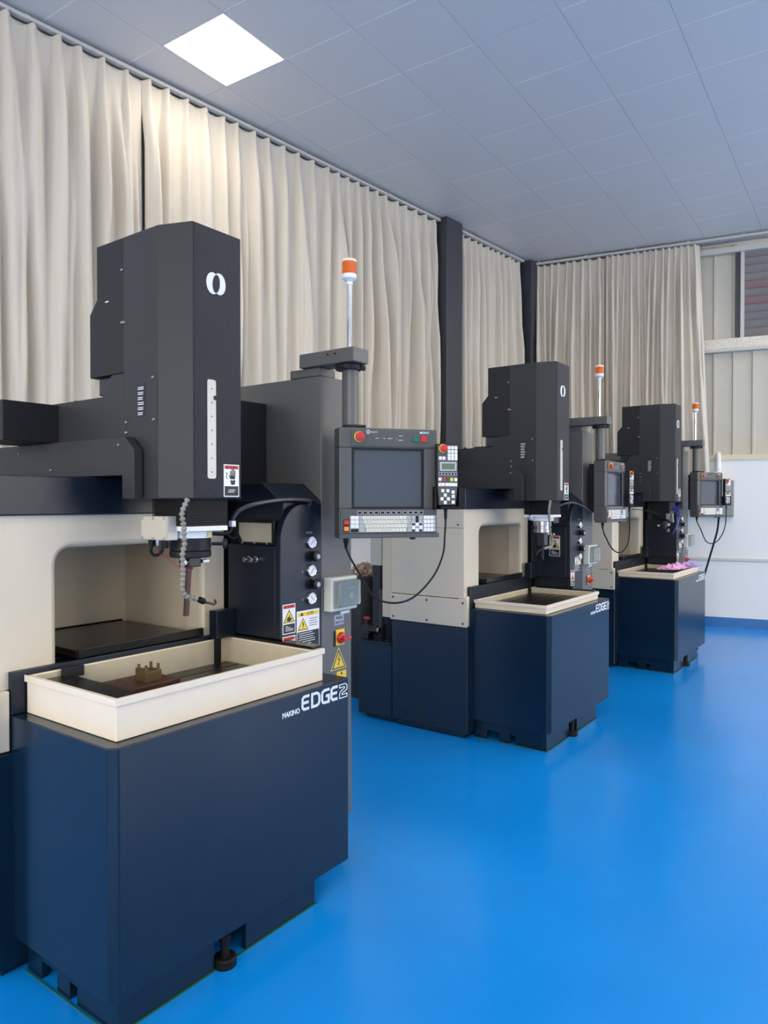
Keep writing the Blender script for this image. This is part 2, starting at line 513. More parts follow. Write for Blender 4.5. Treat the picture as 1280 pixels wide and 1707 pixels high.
def curtain(name, fr, s0, s1, zt, zb, spacing, amp, seed, label, lean=0.0):
    rnd = random.Random(seed)
    L = s1 - s0
    ridges = []
    s = s0 + spacing * .3
    while s < s1 - spacing * .15:
        ridges.append((s, rnd.uniform(.75, 1.2) * amp, rnd.uniform(-.022, .022), rnd.uniform(.75, 1.25), rnd.uniform(-.35, .35)))
        s += spacing * rnd.uniform(.78, 1.22)
    # secondary folds: start somewhere below the heading, some fade out again
    folds = [(rnd.uniform(s0, s1), rnd.uniform(.25, .75) * amp, rnd.uniform(-.03, .03), rnd.uniform(.16, .34), rnd.uniform(.1, .9), rnd.uniform(1.2, 6)) for _ in range(int(L / spacing * 1.5))]
    ds = 0.0085
    nx = int(L / ds) + 1
    zs = [zt, zt - .015, zt - .04, zt - .07, zt - .11, zt - .16, zt - .22, zt - .3, zt - .4, zt - .52]
    while zs[-1] > zb + .2:
        zs.append(zs[-1] - .2)
    zs.append(zb)
    vs, fs = [], []
    for iz, z in enumerate(zs):
        h = zt - z
        g0 = min(h / .55, 1.0)
        g0 = g0 * g0 * (3 - 2 * g0)
        for ix in range(nx):
            q = s0 + L * ix / (nx - 1)
            d = 0.0
            for (c, a, dr, wd, sk) in ridges:
                cc = c + dr * h
                if abs(q - cc) > spacing: continue
                wdt = spacing * wd * (.17 * (1 - g0) + .36 * g0)
                x = (q - cc) / wdt
                if abs(x) < 1:
                    x = max(-1.0, min(1.0, x + sk * (1 - x * x) * .7))
                    d += a * (math.cos(PI * x / 2) ** .9) * (.5 + .5 * g0)
            for (c, a, dr, wd, h0, h1) in folds:
                x = (q - c - dr * h) / (spacing * wd)
                if abs(x) < 1 and h > h0:
                    g = min((h - h0) / .6, 1) * max(0.0, min(1.0, (h1 - h) / .5))
                    d += a * g * math.cos(PI * x / 2) ** 1.1
            d += .010 * math.sin(q * 11 + seed) * min(h, 1)
            zz = z
            if iz == 0:
                near = min(abs(q - r[0]) for r in ridges)
                zz = z - .022 * max(0.0, min((near - .012) / (spacing * .45), 1)) ** .8
            edge_sq = lean * h * max(0.0, (q - s1 + .35) / .35) if lean else 0
            vs.append((q + edge_sq, zz, d))
    for iz in range(len(zs) - 1):
        for ix in range(nx - 1):
            a = iz * nx + ix
            fs.append((a, a + nx, a + nx + 1, a + 1))
    o = MB(fr).add(vs, fs).build(name, M_curt, smooth=False)
    o.data.polygons.foreach_set('use_smooth', [True] * len(o.data.polygons))
    sm = o.modifiers.new('thick', 'SOLIDIFY'); sm.thickness = .003; sm.offset = 0
    return tag(o, label, 'curtain', 'floor length pleated curtains')
ZR = 4.60
ZB = 1.42
curtain('curtain', FRL(.0), -1.6, .974, ZR, ZB, .155, .098, 3, 'cream pleated curtain at the left edge, left of the dark overlap seam')
curtain('curtain', FRL(.0), .9755, 4.56, ZR, ZB, .155, .095, 11, 'wide cream pleated curtain behind the nearest machine, below the led panel')
curtain('curtain', FRL(.02), 5.02, 6.33, ZR, ZB, .120, .075, 5, 'narrow cream curtain between the two dark steel columns')
curtain('curtain', FRF(.02), .02, .895, ZR, ZB, .100, .075, 8, 'cream curtain on the far wall next to the corner column')
curtain('curtain', FRF(.0), .905, 1.99, ZR, ZB, .072, .075, 21, 'tightly gathered cream curtain ending beside the metal cladding', lean=.045)
def rail(fr, s0, s1, label):
    m = MB(fr)
    m.box(s0, s1, ZR + .006, ZR + .030, -.01, .040)
    for _k in range(int((s1 - s0) / .6) + 1):
        m.box(s0 + .05 + _k * .6, s0 + .08 + _k * .6, ZR + .030, ZR + .052, -.005, .012)
    o = m.build('curtain_rail', M_rail, bevel=.003)
    return tag(o, label, 'curtain rail')
rail(FRL(.0), -1.7, 4.585, 'long off white curtain rail under the ceiling above the nearest machine')
rail(FRL(.0), 4.94, 6.385, 'short off white curtain rail between the two dark columns')
rail(FRF(.0), .0, 3.6, 'off white curtain rail along the far wall above the cladding')

# ------------------------------------------------------------------ far wall cladding, beam, louvre, trim
FW = FRF(OUT - .05)                       # plane of the cladding
PW = .213
s = 1.55
k = 0
up_end = 2.385
while s < 4.2:
    prof = [(0, 0), (PW * .78, 0), (PW * .82, .020), (PW * .94, .020), (PW * .98, 0), (PW, 0), (PW, -.006), (0, -.006)]
    MB(FR(FW((s, 0, 0)), FW.u, FW.w, FW.v)).prism(prof, 2, 2.074, 3.345).build('metal_panel', M_clad, wf)
    if s < 2.2:
        MB(FR(FW((s, 0, 0)), FW.u, FW.w, FW.v)).prism([(p[0] * (.97 if s + PW > up_end else 1), p[1]) for p in prof], 2, 3.47, 4.62).build('metal_panel', M_clad, wf)
    s += PW
M_foam = mat('flaked white paint', (226, 220, 208), 0.8, bump=1.0, bscale=70, var=0.5, vscale=70, bdist=0.01)
struct(MB(FW).box(1.6, 4.2, 3.352, 3.475, .0, .09).build('trim_1', M_foam, bevel=.004), 'rough flaked white girt across the far wall cladding')
struct(MB(FW).box(1.6, 4.2, 3.315, 3.350, .0, .12).build('trim_2', M_rail), 'grey lip under the far wall girt')
struct(MB(FW).box(1.6, 4.2, 2.012, 2.074, .0, .13).build('trim_3', mat('cream cap', (218, 210, 182), .5, var=.08, vscale=20)), 'cream cap on top of the white lower wall')
struct(MB(FW).box(1.95, 3.6, 4.50, 4.565, .02, .10).build('trim_4', M_rail), 'grey head track above the louvre')
struct(MB(FW).box(2.385, 2.44, 3.476, 4.53, .0, .05).build('trim_5', M_frame), 'dark steel jamb beside the louvre')
lv = thing('window_louvre', 'dark horizontal louvre window in the upper far wall', 'louvre', tuple(FW((2.44, 3.476, 0))))
lv['kind'] = 'structure'
o_lv = Vector(FW((2.44, 3.476, 0)))
FLV = FR((0, 0, 0), FW.u, FW.v, FW.w)
MB(FLV).box(0, .042, 0, 1.05, .0, .07).build('frame_post', M_rail, lv)
MB(FLV).box(.042, 1.2, 0, 1.05, -.02, -.015).build('backing', mat('dusky glass', (92, 88, 92), .3), lv)
slat_mats = [mat('slat grey', (122, 118, 120), .4, var=.15, vscale=9), mat('slat rust', (132, 106, 104), .45, var=.15, vscale=9)]
for i in range(11):
    z = .02 + i * .094
    MB(FLV).prism([(z, -.01), (z + .088, .028), (z + .092, .024), (z + .006, -.014)], 0, .045, 1.2).build('slat', slat_mats[1 if i in (4, 6) else 0], lv)
struct(MB(FRF(OUT - .16)).box(-.3, 10.5, 0, .118, -.01, .012).build('baseboard_far', M_base))
# conduit, box and pipe on the white wall
FWW = FRF(OUT - .16)
tag(MB(FWW).box(-.2, 5, .803, .833, 0.001, .022).build('cable_trunking', M_boxw, bevel=.003), 'thin white cable trunking running low along the far wall', 'trunking')
eb = thing('electric_box', 'grey wall mounted electric box behind the farthest control panel', 'box', tuple(FWW((2.12, 1.337, 0))))
FEB = FR((0, 0, 0), FWW.u, FWW.v, FWW.w)
MB(FEB).box(0, .26, 0, .43, 0.001, .11).build('body', mat('box grey', (150, 152, 146), .45), eb, bevel=.006)
MB(FEB).box(.008, .252, .008, .422, .11, .118).build('door', mat('box grey', (150, 152, 146), .45), eb, bevel=.004)
tag(MB(FWW).rings([((2.21, 2.10, .03), .026), ((2.21, 2.07, .045), .028), ((2.21, 2.0, .05), .030), ((2.21, 1.93, .05), .030), ((2.21, 1.925, .05), .034), ((2.21, 1.90, .05), .034), ((2.21, 1.895, .05), .030), ((2.21, 1.768, .05), .030)], 16)
    .box(2.165, 2.255, 1.862, 1.870, .002, .084).build('downpipe', M_white, smooth=True), 'short white pipe dropping into the grey electric box', 'pipe')

# ------------------------------------------------------------------ machine pieces
def warn_label(parent, fr, u0, v0, u1, v1, kind):
    """printed safety sticker built as thin layers: plate > print layers"""
    W, Hh = u1 - u0, v1 - v0
    p = MB(fr).rect(u0, v0, u1, v1, 0, .0010).build('warning_label', {'hand': M_white, 'flame': M_white, 'caution': M_white, 'flame2': M_white}[kind], parent)
    a, b = .0010, .0014
    hd = {'hand': M_redl, 'flame': M_redl, 'flame2': M_redl, 'caution': M_yellow}[kind]
    m = W * .05
    MB(fr).rect(u0 + m, v1 - Hh * .14, u1 - m, v1 - m, a, b).build('header', hd, p)
    tx = {'hand': '危険', 'flame': '危険', 'flame2': '危険', 'caution': '注意'}[kind]
    t = MB(fr)
    t.poly([(u0 + W * .14, v1 - Hh * .125), (u0 + W * .30, v1 - Hh * .125), (u0 + W * .22, v1 - Hh * .035)], b, b + .0003)
    t.text(tx, u0 + W * .40, v1 - Hh * .122, Hh * .095, b, b + .0003, sx=min(1.6, W / Hh * 2.2))
    t.build('header_text', M_ink, p)
    if kind == 'hand':
        MB(fr).rect(u0 + m, v0 + m, u1 - m, v0 + Hh * .33, a, b).build('text_field', M_ink, p)
        g = MB(fr)
        cx, cy = u0 + W * .58, v0 + Hh * .56
        s_ = W
        g.poly([(cx - .13 * s_, cy - .02 * s_), (cx + .14 * s_, cy - .02 * s_), (cx + .16 * s_, cy + .14 * s_), (cx - .15 * s_, cy + .16 * s_)], a, b)
        for dx, l in ((-.13, .26), (-.045, .36), (.045, .38), (.13, .30)):
            g.stroke([(cx + dx * s_, cy + .12 * s_), (cx + dx * 1.12 * s_, cy + (.12 + l) * s_)], .062 * s_, w0=a, w1=b)
        g.stroke([(cx - .13 * s_, cy + .0 * s_), (cx - .24 * s_, cy + .17 * s_)], .06 * s_, w0=a, w1=b)
        g.poly([(cx - .17 * s_, cy - .10 * s_), (cx - .05 * s_, cy - .05 * s_), (cx + .0 * s_, cy - .11 * s_), (cx + .08 * s_, cy - .04 * s_), (cx + .18 * s_, cy - .10 * s_), (cx + .12 * s_, cy - .30 * s_), (cx - .10 * s_, cy - .30 * s_)], a, b)
        g.stroke([(u0 + .14 * W, cy + .30 * s_), (u0 + .22 * W, cy + .26 * s_), (u0 + .18 * W, cy + .16 * s_), (u0 + .16 * W, cy + .06 * s_), (u0 + .24 * W, cy + .0 * s_)], .04 * s_, w0=a, w1=b)
        g.build('hand_symbol', M_ink, p)
        t = MB(fr)
        for i, (x0, x1) in enumerate(((.30, .74), (.28, .66))):
            t.rect(u0 + W * x0, v0 + Hh * (.20 - i * .06), u0 + W * x1, v0 + Hh * (.222 - i * .06), b, b + .0003)
        t.build('small_print', M_print, p)
    elif kind in ('flame', 'flame2'):
        MB(fr).rect(u0 + m, v0 + m, u1 - m, v0 + Hh * .33, a, b).build('text_field', M_ink, p)
        cx = (u0 + u1) / 2
        zb, zt = v0 + Hh * .38, v0 + Hh * .82
        MB(fr).poly([(cx - W * .46, zb), (cx + W * .46, zb), (cx, zt)], a, b).build('triangle', M_ink, p)
        MB(fr).poly([(cx - W * .38, zb + Hh * .025), (cx + W * .38, zb + Hh * .025), (cx, zt - Hh * .05)], b, b + .0003).build('triangle_field', M_yellow if kind == 'flame' else M_orange, p)
        g = MB(fr)
        q = W * .2
        g.poly([(cx - q, zb + Hh * .08), (cx - q * .5, zb + Hh * .04), (cx + q * .5, zb + Hh * .04), (cx + q, zb + Hh * .1), (cx + q * .55, zb + Hh * .19), (cx + q * .3, zb + Hh * .15), (cx + q * .1, zb + Hh * .27), (cx - q * .35, zb + Hh * .17), (cx - q * .6, zb + Hh * .19)], b + .0003, b + .0006)
        g.build('flame_symbol', M_ink, p)
        t = MB(fr)
        for i, (x0, x1) in enumerate(((.2, .42), (.2, .62), (.2, .85), (.2, .8))):
            t.rect(u0 + W * x0, v0 + Hh * (.25 - i * .05), u0 + W * x1, v0 + Hh * (.268 - i * .05), b, b + .0003)
        t.build('small_print', M_print, p)
    else:
        MB(fr).rect(u0 + m * .4, v0 + m * .4, u1 - m * .4, v0 + Hh * .46, a, b).build('text_field', M_ink, p)
        cx = u0 + W * .27
        zb, zt = v0 + Hh * .50, v0 + Hh * .82
        MB(fr).poly([(cx - W * .23, zb), (cx + W * .23, zb), (cx, zt)], a, b).build('triangle', M_ink, p)
        MB(fr).poly([(cx - W * .19, zb + Hh * .02), (cx + W * .19, zb + Hh * .02), (cx, zt - Hh * .035)], b, b + .0003).build('triangle_field', M_yellow, p)
        MB(fr).rect(cx - W * .02, zb + Hh * .09, cx + W * .02, zb + Hh * .21, b + .0003, b + .0006).rect(cx - W * .02, zb + Hh * .04, cx + W * .02, zb + Hh * .065, b + .0003, b + .0006).build('exclamation_mark', M_ink, p)
        t = MB(fr)
        rn = random.Random(3)
        for i in range(7):
            t.rect(u0 + W * .08, v0 + Hh * (.41 - i * .055), u0 + W * rn.uniform(.6, .92), v0 + Hh * (.425 - i * .055), b, b + .0003)
        t.build('small_print', M_print, p)
        t = MB(fr)
        for i in range(4):
            t.rect(u0 + W * .55, v0 + Hh * (.76 - i * .06), u0 + W * (.93 - .06 * (i % 2)), v0 + Hh * (.775 - i * .06), a, b)
        t.build('black_print', M_ink, p)
    return p

def screw(parent, fr, u, v, r=.0055, m=None, name='screw'):
    c = fr((u, v, 0))
    return MB().lathe([(r, -.001), (r, .002), (r * .7, .0045), (r * .35, .0045), (r * .3, .003)], c, fr.w, 10).build(name, m or M_steel, parent, smooth=True)

def estop(parent, fr, u, v, r, w=0.0):
    c = fr((u, v, w))
    b = MB().lathe([(r * 1.15, 0), (r * 1.15, .003)], c, fr.w, 20).build('emergency_collar', M_yellow, parent, smooth=True)
    MB().lathe([(r * .62, .002), (r * .62, r * .55), (r * .95, r * .6), (r, r * .8), (r * .95, r * 1.1), (r * .6, r * 1.22), (.0001, r * 1.24)], c, fr.w, 20).build('emergency_button', M_red, parent, smooth=True)

KEYCACHE = {}
def keys(parent, fr, lst, m, joined, name='key', d=.0025, w=0.0, label=None):
    """lst of (u, v, width, height) centre boxes"""
    if joined:
        g = MB(fr)
        for (u, v, a, b) in lst:
            g.box(u - a / 2, u + a / 2, v - b / 2, v + b / 2, w, w + d)
        return g.build(name + 's', m, parent, kind='stuff')
    for (u, v, a, b) in lst:
        MB(fr).prism([(u - a / 2, v - b / 2), (u + a / 2, v - b / 2), (u + a / 2, v + b / 2), (u - a / 2, v + b / 2)], 2, w, w + d).build(name, m, parent)

def operator_panel(T, idx, th):
    post = Vector((1.2, .132, 0))
    e = Vector((math.cos(th), math.sin(th), 0)); n = Vector((math.sin(th), -math.cos(th), 0))     # n points out of the screen
    U0, W0, D, W, ZB_, HH = .064, .059, .085, .424, 1.367, .440
    o = post - e * U0 + n * W0 + Vector((0, 0, ZB_))
    fr = FR(o, e, (0, 0, 1), n)
    near = idx == 0
    # housing: dished box with screen recess
    g = MB(fr)
    # bezel ring around the recess
    g.box(0, W, .0, .108, -D, 0); g.box(0, W, .358, HH, -D, 0); g.box(0, .054, .108, .358, -D, 0); g.box(.366, W, .108, .358, -D, 0)
    g.box(.054, .366, .108, .358, -D, -.014)
    p = g.build('operator_panel', M_panel, T, bevel=.004)
    MB(fr).box(.05, W - .05, .06, HH - .02, -D - .055, -D).build('panel_back', M_chard, p, bevel=.006)
    MB(fr).prism([(.05, .364), (W - .002, .364), (W - .002, HH - .012), (.05, HH - .012)], 2, 0, .004).build('top_strip', M_panel2, p, bevel=.002)
    MB(fr).box(-.002, W + .004, -.012, .006, -D * .9, .016).box(.004, W - .004, .006, .104, .0, .010).build('keyboard_shelf', M_panel2, p, bevel=.003)
    # screen, slightly dished
    MB(fr).rect(.062, .116, .358, .350, -.0139, -.010).build('screen', M_screen, p)
    g = MB(fr)
    g.box(.054, .062, .108, .358, -.0139, .0); g.box(.358, .366, .108, .358, -.0139, .0); g.box(.062, .358, .350, .358, -.0139, 0); g.box(.062, .358, .108, .116, -.0139, 0)
    g.build('screen_surround', M_chard, p)
    estop(p, fr, .083, .402, .019, .004)
    for u, m, nm in ((.328, M_green, 'on_button'), (.362, M_red, 'off_button')):
        MB(fr).box(u - .0125, u + .0125, .386, .411, .004, .010).build(nm, m, p, bevel=.002)
    g = MB(fr)
    g.stroke([(.121 + .0055 * math.cos(a), .423 + .007 * math.sin(a)) for a in [2 * PI * i / 12 for i in range(12)]], .003, True, .004, .0046)
    g.text('MAKINO', .130, .420, .008, .004, .0046)
    g.text('MGW-S', .345, .4215, .012, .004, .0046, offset=.0003)
    for u, l, v in ((.16, .014, .398), (.19, .008, .398), (.215, .02, .398), (.262, .016, .410), (.262, .018, .392), (.243, .003, .398)):
        g.rect(u - l / 2, v - .001, u + l / 2, v + .001, .004, .0046)
    g.build('panel_print', M_print, p)
    # function keys
    fk = []
    for gi in range(3):
        for i in range(4):
            fk.append((.083 + gi * .0975 + i * .0237, .092, .019, .0155))
    keys(p, fr, [(u, v, a, b) for u, v, a, b in fk], M_keyg, not near, 'function_key', .0015, .010)
    keys(p, fr, [(u, v, a - .005, b - .005) for u, v, a, b in fk], M_chard, True, 'function_key_face', .0008, .0115)
    # keyboard
    MB(fr).box(.042, .412, .012, .080, .010, .0115).build('keyboard_plate', mat('keyboard plate', (150, 152, 152), .5), p)
    iv, gr, wh = [], [], []
    rowv = [.0715, .0545, .0375, .0205]
    for r, v in enumerate(rowv):
        off = (.103, .108, .113, .118)[r]
        for i in range(12 - (0, 0, 0, 1)[r]):
            iv.append((off + i * .0157, v, .0135, .0135))
        gr.append((.089 + (.0 if r == 0 else .002), v, .015 + r * .002, .0135))
        gr.append((.292 + r * .002, v, .018, .0135))
        if r < 3:
            for i in range(2):
                wh.append((.053 + i * .017, v, .0155, .0145))
    for v in (.0715, .0545):
        gr += [(.315, v, .0135, .0135), (.346, v, .0135, .0135)]
    for v in rowv:
        for i in range(3):
            wh.append((.367 + i * .0147, v, .0125, .0135))
        gr.append((.408, v, .010, .0135))
    wh += [(.331, .042, .0135, .0135), (.331, .0195, .0135, .0135), (.315, .030, .0135, .0135), (.347, .030, .0135, .0135)]
    keys(p, fr, iv, M_key, not near, 'letter_key', .003, .0115)
    keys(p, fr, gr, M_keyg, not near, 'grey_key', .003, .0115)
    keys(p, fr, wh, M_keyw, not near, 'white_key', .003, .0115)
    if near:
        # key legends
        L_ = '1234567890-^QWERTYUIOP@[ASDFGHJKL;:]ZXCVBNM,./'
        g = MB(fr)
        for (u, v, a, b), ch in zip(iv, L_):
            g.text(ch, u, v - .003, .009, .0145, .0148, align='CENTER')
        g.build('key_legends', M_ink, p, kind='stuff')
    for r_ in ((.046, .013, .078, .026), (.325, .051, .337, .078), (.309, .013, .321, .020), (.341, .013, .353, .020), (.309, .040, .321, .046), (.341, .040, .353, .046)):
        MB(fr).rect(*r_, .0115, .012).build('key_gap', M_chard, p)
    MB(fr).box(.014, .040, .014, .066, .010, .0112).build('button_plate', M_ink, p)
    MB(fr).box(.017, .037, .044, .062, .0112, .017).build('red_key', M_red, p, bevel=.002)
    MB(fr).box(.017, .037, .018, .036, .0112, .017).build('amber_key', M_orange, p, bevel=.002)
    # pendant holder bracket at the right edge
    MB(fr).box(W, .512, .105, .118, -.02, .045).box(.398, .404, .105, .200, .012, .045).box(.506, .512, .105, .200, .0, .045).box(W, .512, .118, .200, -.02, -.012).box(W - .02, W + .01, .15, .30, -.03, -.012).build('pendant_holder', M_black, p, bevel=.003)
    # plug below and small knob
    MB(fr).rings([((.036, -.012, -.03), .011), ((.036, -.030, -.03), .011), ((.036, -.034, -.03), .008), ((.036, -.055, -.03), .006)], 12).build('cable_plug', M_black, p, smooth=True)
    MB(fr).rings([((.315, -.010, .0), .012), ((.315, -.020, .0), .012)], 14).build('underside_knob', M_black, p, smooth=True)
    MB(fr).box(.03, .115, HH, HH + .012, -D + .002, -.004).build('mount_flange', M_chard, p, bevel=.003)
    return fr, o

def pendant(fr, idx, O, label):
    """hand held pendant standing in the holder: a thing of its own"""
    base = Vector(O) + fr((.452, .119, .015))
    th = math.atan2(fr.u.y, fr.u.x)
    t = thing('hand_pendant', label, 'remote', base, th, 'hand pendants beside the control panels')
    # local axes: x = along the panel, z = up, -y = out
    f = FR((0, 0, 0), (1, 0, 0), (0, 0, 1), (0, -1, 0))
    near = idx == 0
    U = lambda x: (x - 135) / 875 * .424 - .452
    V = lambda y: (1085 - y) / 935 * .440 - .119
    body = MB(f).prism([(U(993), 0.001), (U(1152), 0.001), (U(1170), V(665)), (U(1172), V(280)), (U(975), V(280)), (U(978), V(665))], 2, 0, .028)
    body.build('body', M_chard, t, bevel=.004)
    w = .028
    MB(f).poly([(U(998), .006), (U(1147), .006), (U(1163), V(660)), (U(1165), V(290)), (U(982), V(290)), (U(985), V(660))], w, w + .001).build('face_plate', M_panel2, t)
    estop(t, f, U(1030), V(322), .016, w + .001)
    ks, K = .0125, lambda pts, a=.0125, b=.0135: [(U(x), V(y), a, b) for x, y in pts]
    wl_ = K([(x, y) for x in (1086, 1117, 1149) for y in (314, 348, 381, 411)] + [(1005, 408), (1038, 408), (1002, 594), (1148, 597)] + [(x, 641) for x in (1000, 1030, 1063, 1092, 1120, 1148)] + [(1028, 696), (1075, 696), (1123, 708), (1051, 735), (1124, 746), (1021, 768), (1080, 768), (1051, 800), (1124, 797)])
    keys(t, f, wl_, M_keyw, not near, 'white_key', .002, w + .001)
    keys(t, f, K([(x, 546) for x in (1003, 1032, 1060, 1089, 1119, 1148)], .012, .0125), M_keyg, not near, 'soft_key', .001, w + .001)
    keys(t, f, K([(x, 546) for x in (1003, 1032, 1060, 1089, 1119, 1148)], .008, .0085), M_chard, True, 'soft_key_face', .0006, w + .002)
    for x, m, nm in ((1042, M_red, 'red_key'), (1075, M_green, 'green_key'), (1110, M_yellow, 'yellow_key')):
        keys(t, f, K([(x, 596)]), m, False, nm, .002, w + .001)
    MB(f).rect(U(1000), V(520), U(1155), V(441), w + .001, w + .003).build('display_frame', M_keyg, t)
    MB(f).rect(U(1018), V(508), U(1137), V(454), w + .003, w + .0035).build('display', M_lcd, t)
    # strain relief below and the cable
    pr = []
    for i in range(13):
        z = -.001 - i * .0045
        pr.append(((0, z, .013), .0095 - i * .0003 if i % 2 == 0 else .0065))
    MB(f).rings(pr, 12).build('strain_relief', M_black, t)
    pts = [(.452, .064), (.449, .0), (.440, -.085), (.395, -.178), (.310, -.262), (.222, -.282), (.143, -.250), (.080, -.145), (.050, -.09), (.036, -.052)]
    if idx == 1:
        pts = [(.452, .064), (.462, -.02), (.458, -.10), (.425, -.18), (.32, -.24), (.215, -.235), (.12, -.19), (.05, -.12), (.038, -.09), (.036, -.052)]
    pth = [(u - .452, v - .119, .013 if i < 4 else (.013 - .058 * min((i - 3) / 6, 1))) for i, (u, v) in enumerate(pts)]
    tube(pth, .0042 if idx == 0 else .005, 8, 6, f).build('cable', M_black, t, smooth=True)
    return t

def machine(idx, O, label, th, tray_dz):
    near = idx == 0
    T = thing('edm_machine', label, 'machine', O, 0, 'die sinking machines in a row')
    fy0 = front(0.0)
    # ---------------- base
    bed = MB().box(-.052, 1.0, .532, 1.12, .03, .71).box(-.03, .98, .56, 1.1, 0, .03).build('bed', M_navy, T, bevel=.006)
    for y, z in ((1.02, .09), (.90, .08)):
        MB(side(-.052)).disc(-y, z, .018, .0, .002).build('bolt_hole', M_ink, bed)
    tank = MB().box(-.052, .70, 1.122, 1.41, .03, .530).box(-.066, .72, 1.122, 1.424, .530, .545).box(-.0, .66, 1.14, 1.38, 0, .03).build('dielectric_tank', M_navy, T, bevel=.004)
    ymid = .53
    pl = MB()
    pl.prism([(.04, 0), (.39, 0), (.39, .088), (.525, .088), (.525, 0), (.87, 0), (.87, .118), (.04, .118)], 1, .04, .062)
    pl.prism([(.062, 0), (.245, 0), (.245, .055), (.285, .055), (.285, 0), (.355, 0), (.355, .058), (.445, .058), (.445, 0), (.53, 0), (.53, .118), (.062, .118)], 0, .04, .062)
    pl.box(.848, .87, .062, .53, 0, .118)
    pl.box(.062, .848, .10, .53, .06, .118)
    plo = pl.build('plinth', M_navy, T, bevel=.002)
    MB().lathe([(.038, 0.0), (.038, .026), (.034, .030), (.014, .030), (.014, .085), (.018, .085), (.018, .10)], (.432, .038, 0), n=24).build('levelling_foot', M_black, plo, smooth=True)
    MB().prism([(.030, .034), (.88, .034), (.88, .040), (.034, .040), (.034, .53), (.030, .53)], 2, 0, .004).build('paint_bead', mat('green sealing bead', (24, 92, 70), .5), plo)
    c = .022
    sk = MB().prism([(c, 0), (1.025 - .006, 0), (1.025, .006), (1.025, .553), (0, .553), (0, c)], 2, .12, .825).build('skirt', M_navy, T, bevel=.0035)
    # lettering MAKINO EDGE2
    g = MB(fy0)
    g.text('MAKINO', .658, .7528, .0255, 0.0, .0012, sx=.88, offset=.0006)
    g.build('maker_lettering', M_print, sk)
    def E(x):
        return [[(x + .041, .8085 - .004), (x + .014, .8085 - .004), (x + .006, .8085 - .010), (x + .005, .7845), (x + .005, .763 + .004), (x + .013, .7585 + .001), (x + .040, .7585 + .001)], [(x + .007, .7825), (x + .037, .7825)]]
    strokes = E(.756)
    strokes += [[(.812, .7590), (.812, .8045), (.838, .8045), (.848, .799), (.8515, .789), (.8515, .772), (.848, .7635), (.838, .7590), 'close']]
    strokes += [[(.908, .8045), (.880, .8045), (.868, .799), (.8665, .789), (.8665, .772), (.869, .7635), (.879, .759), (.904, .759), (.904, .7825), (.888, .7825)]]
    strokes += E(.914)
    g = MB(fy0)
    for q_, s_ in enumerate(strokes):
        cl_ = s_[-1] == 'close'
        g.stroke(s_[:-1] if cl_ else s_, .0098, cl_, w0=0, w1=.0010 + .0002 * q_)
    g.build('model_lettering', M_print, sk)
    two = [(.967, .8065), (1.000, .8065), (1.010, .8015), (1.0125, .792), (1.0105, .783), (1.000, .7775), (.986, .7755), (.981, .770), (.981, .7675), (1.0115, .7675), (1.0115, .7555), (.967, .7555), (.967, .770), (.971, .7795), (.980, .785), (.995, .788), (.998, .7925), (.995, .7955), (.967, .7955)]
    MB(fy0).stroke(two, .0034, True, 0, .0012).build('model_number_outline', M_print, sk)
    # ---------------- work tray (rises and falls)
    z0, z1 = .826, .947 + tray_dz
    zi = .856 + min(tray_dz, 0) * .12
    tr = MB()
    tr.box(.045, .925, .047, .059, z0, z1); tr.box(.045, .057, .059, .534, z0, z1); tr.box(.878, .925, .059, .534, z0, z1); tr.box(.057, .878, .522, .534, z0, z1)
    tr.box(.057, .878, .059, .522, z0, z0 + .01)
    tray = tr.build('work_tray', M_cream, T, bevel=.003)
    rim = MB()
    zl = z1 - .020
    rim.box(.039, .931, .041, .0465, zl, z1 + .001); rim.box(.039, .0445, .0465, .540, zl, z1 + .001); rim.box(.9255, .931, .0465, .540, zl, z1 + .001)
    rim.build('rim', M_cream, tray, bevel=.0015)
    inn = MB()
    inn.box(.0575, .8775, .5195, .5215, z0 + .01, z1 - .004); inn.box(.8755, .8775, .06, .5195, z0 + .01, z1 - .004)
    inn.build('tray_lining', M_stain, tray)
    tb = MB()
    for i in range(5):
        tb.box(.19, .845, .075 + i * .0865, .075 + i * .0865 + .078, z0 + .01, zi)
    tb.box(.19, .845, .075, .499, z0 + .01, zi - .012)
    tb.build('slotted_table', M_table, tray, bevel=.0015)
    if near:
        MB().box(.060, .180, .062, .519, z1 - .028, z1 - .020).build('cover_plate', M_blackg, tray, bevel=.002)
        MB().box(.150, .225, .500, .5190, z1 - .03, z1 + .006).build('side_bracket', M_chard, tray, bevel=.003)
        MB().box(.880, .935, .060, .492, z1 + .0012, z1 + .012).build('splash_strip', M_blackg, tray, bevel=.003)
    else:
        MB().box(.060, .180, .062, .519, zi - .01, zi - .002).build('cover_plate', M_blackg, tray, bevel=.002)
        MB().box(.882, .935, .060, .492, z1 + .0012, z1 + .010).build('splash_strip', M_blackg, tray, bevel=.003)
    MB().box(.800, .820, .498, .5190, z0 + .01, z1 + .004).build('corner_post', M_black, tray, bevel=.002)
    # ---------------- ledge and rear block
    lg = MB().box(.0, .895, .542, .564, .826, .962).build('rear_ledge', M_navyd, T, bevel=.003)
    MB().box(.795, .8945, .493, .5415, .952, 1.064).build('ledge_block', M_navyd, lg, bevel=.003)
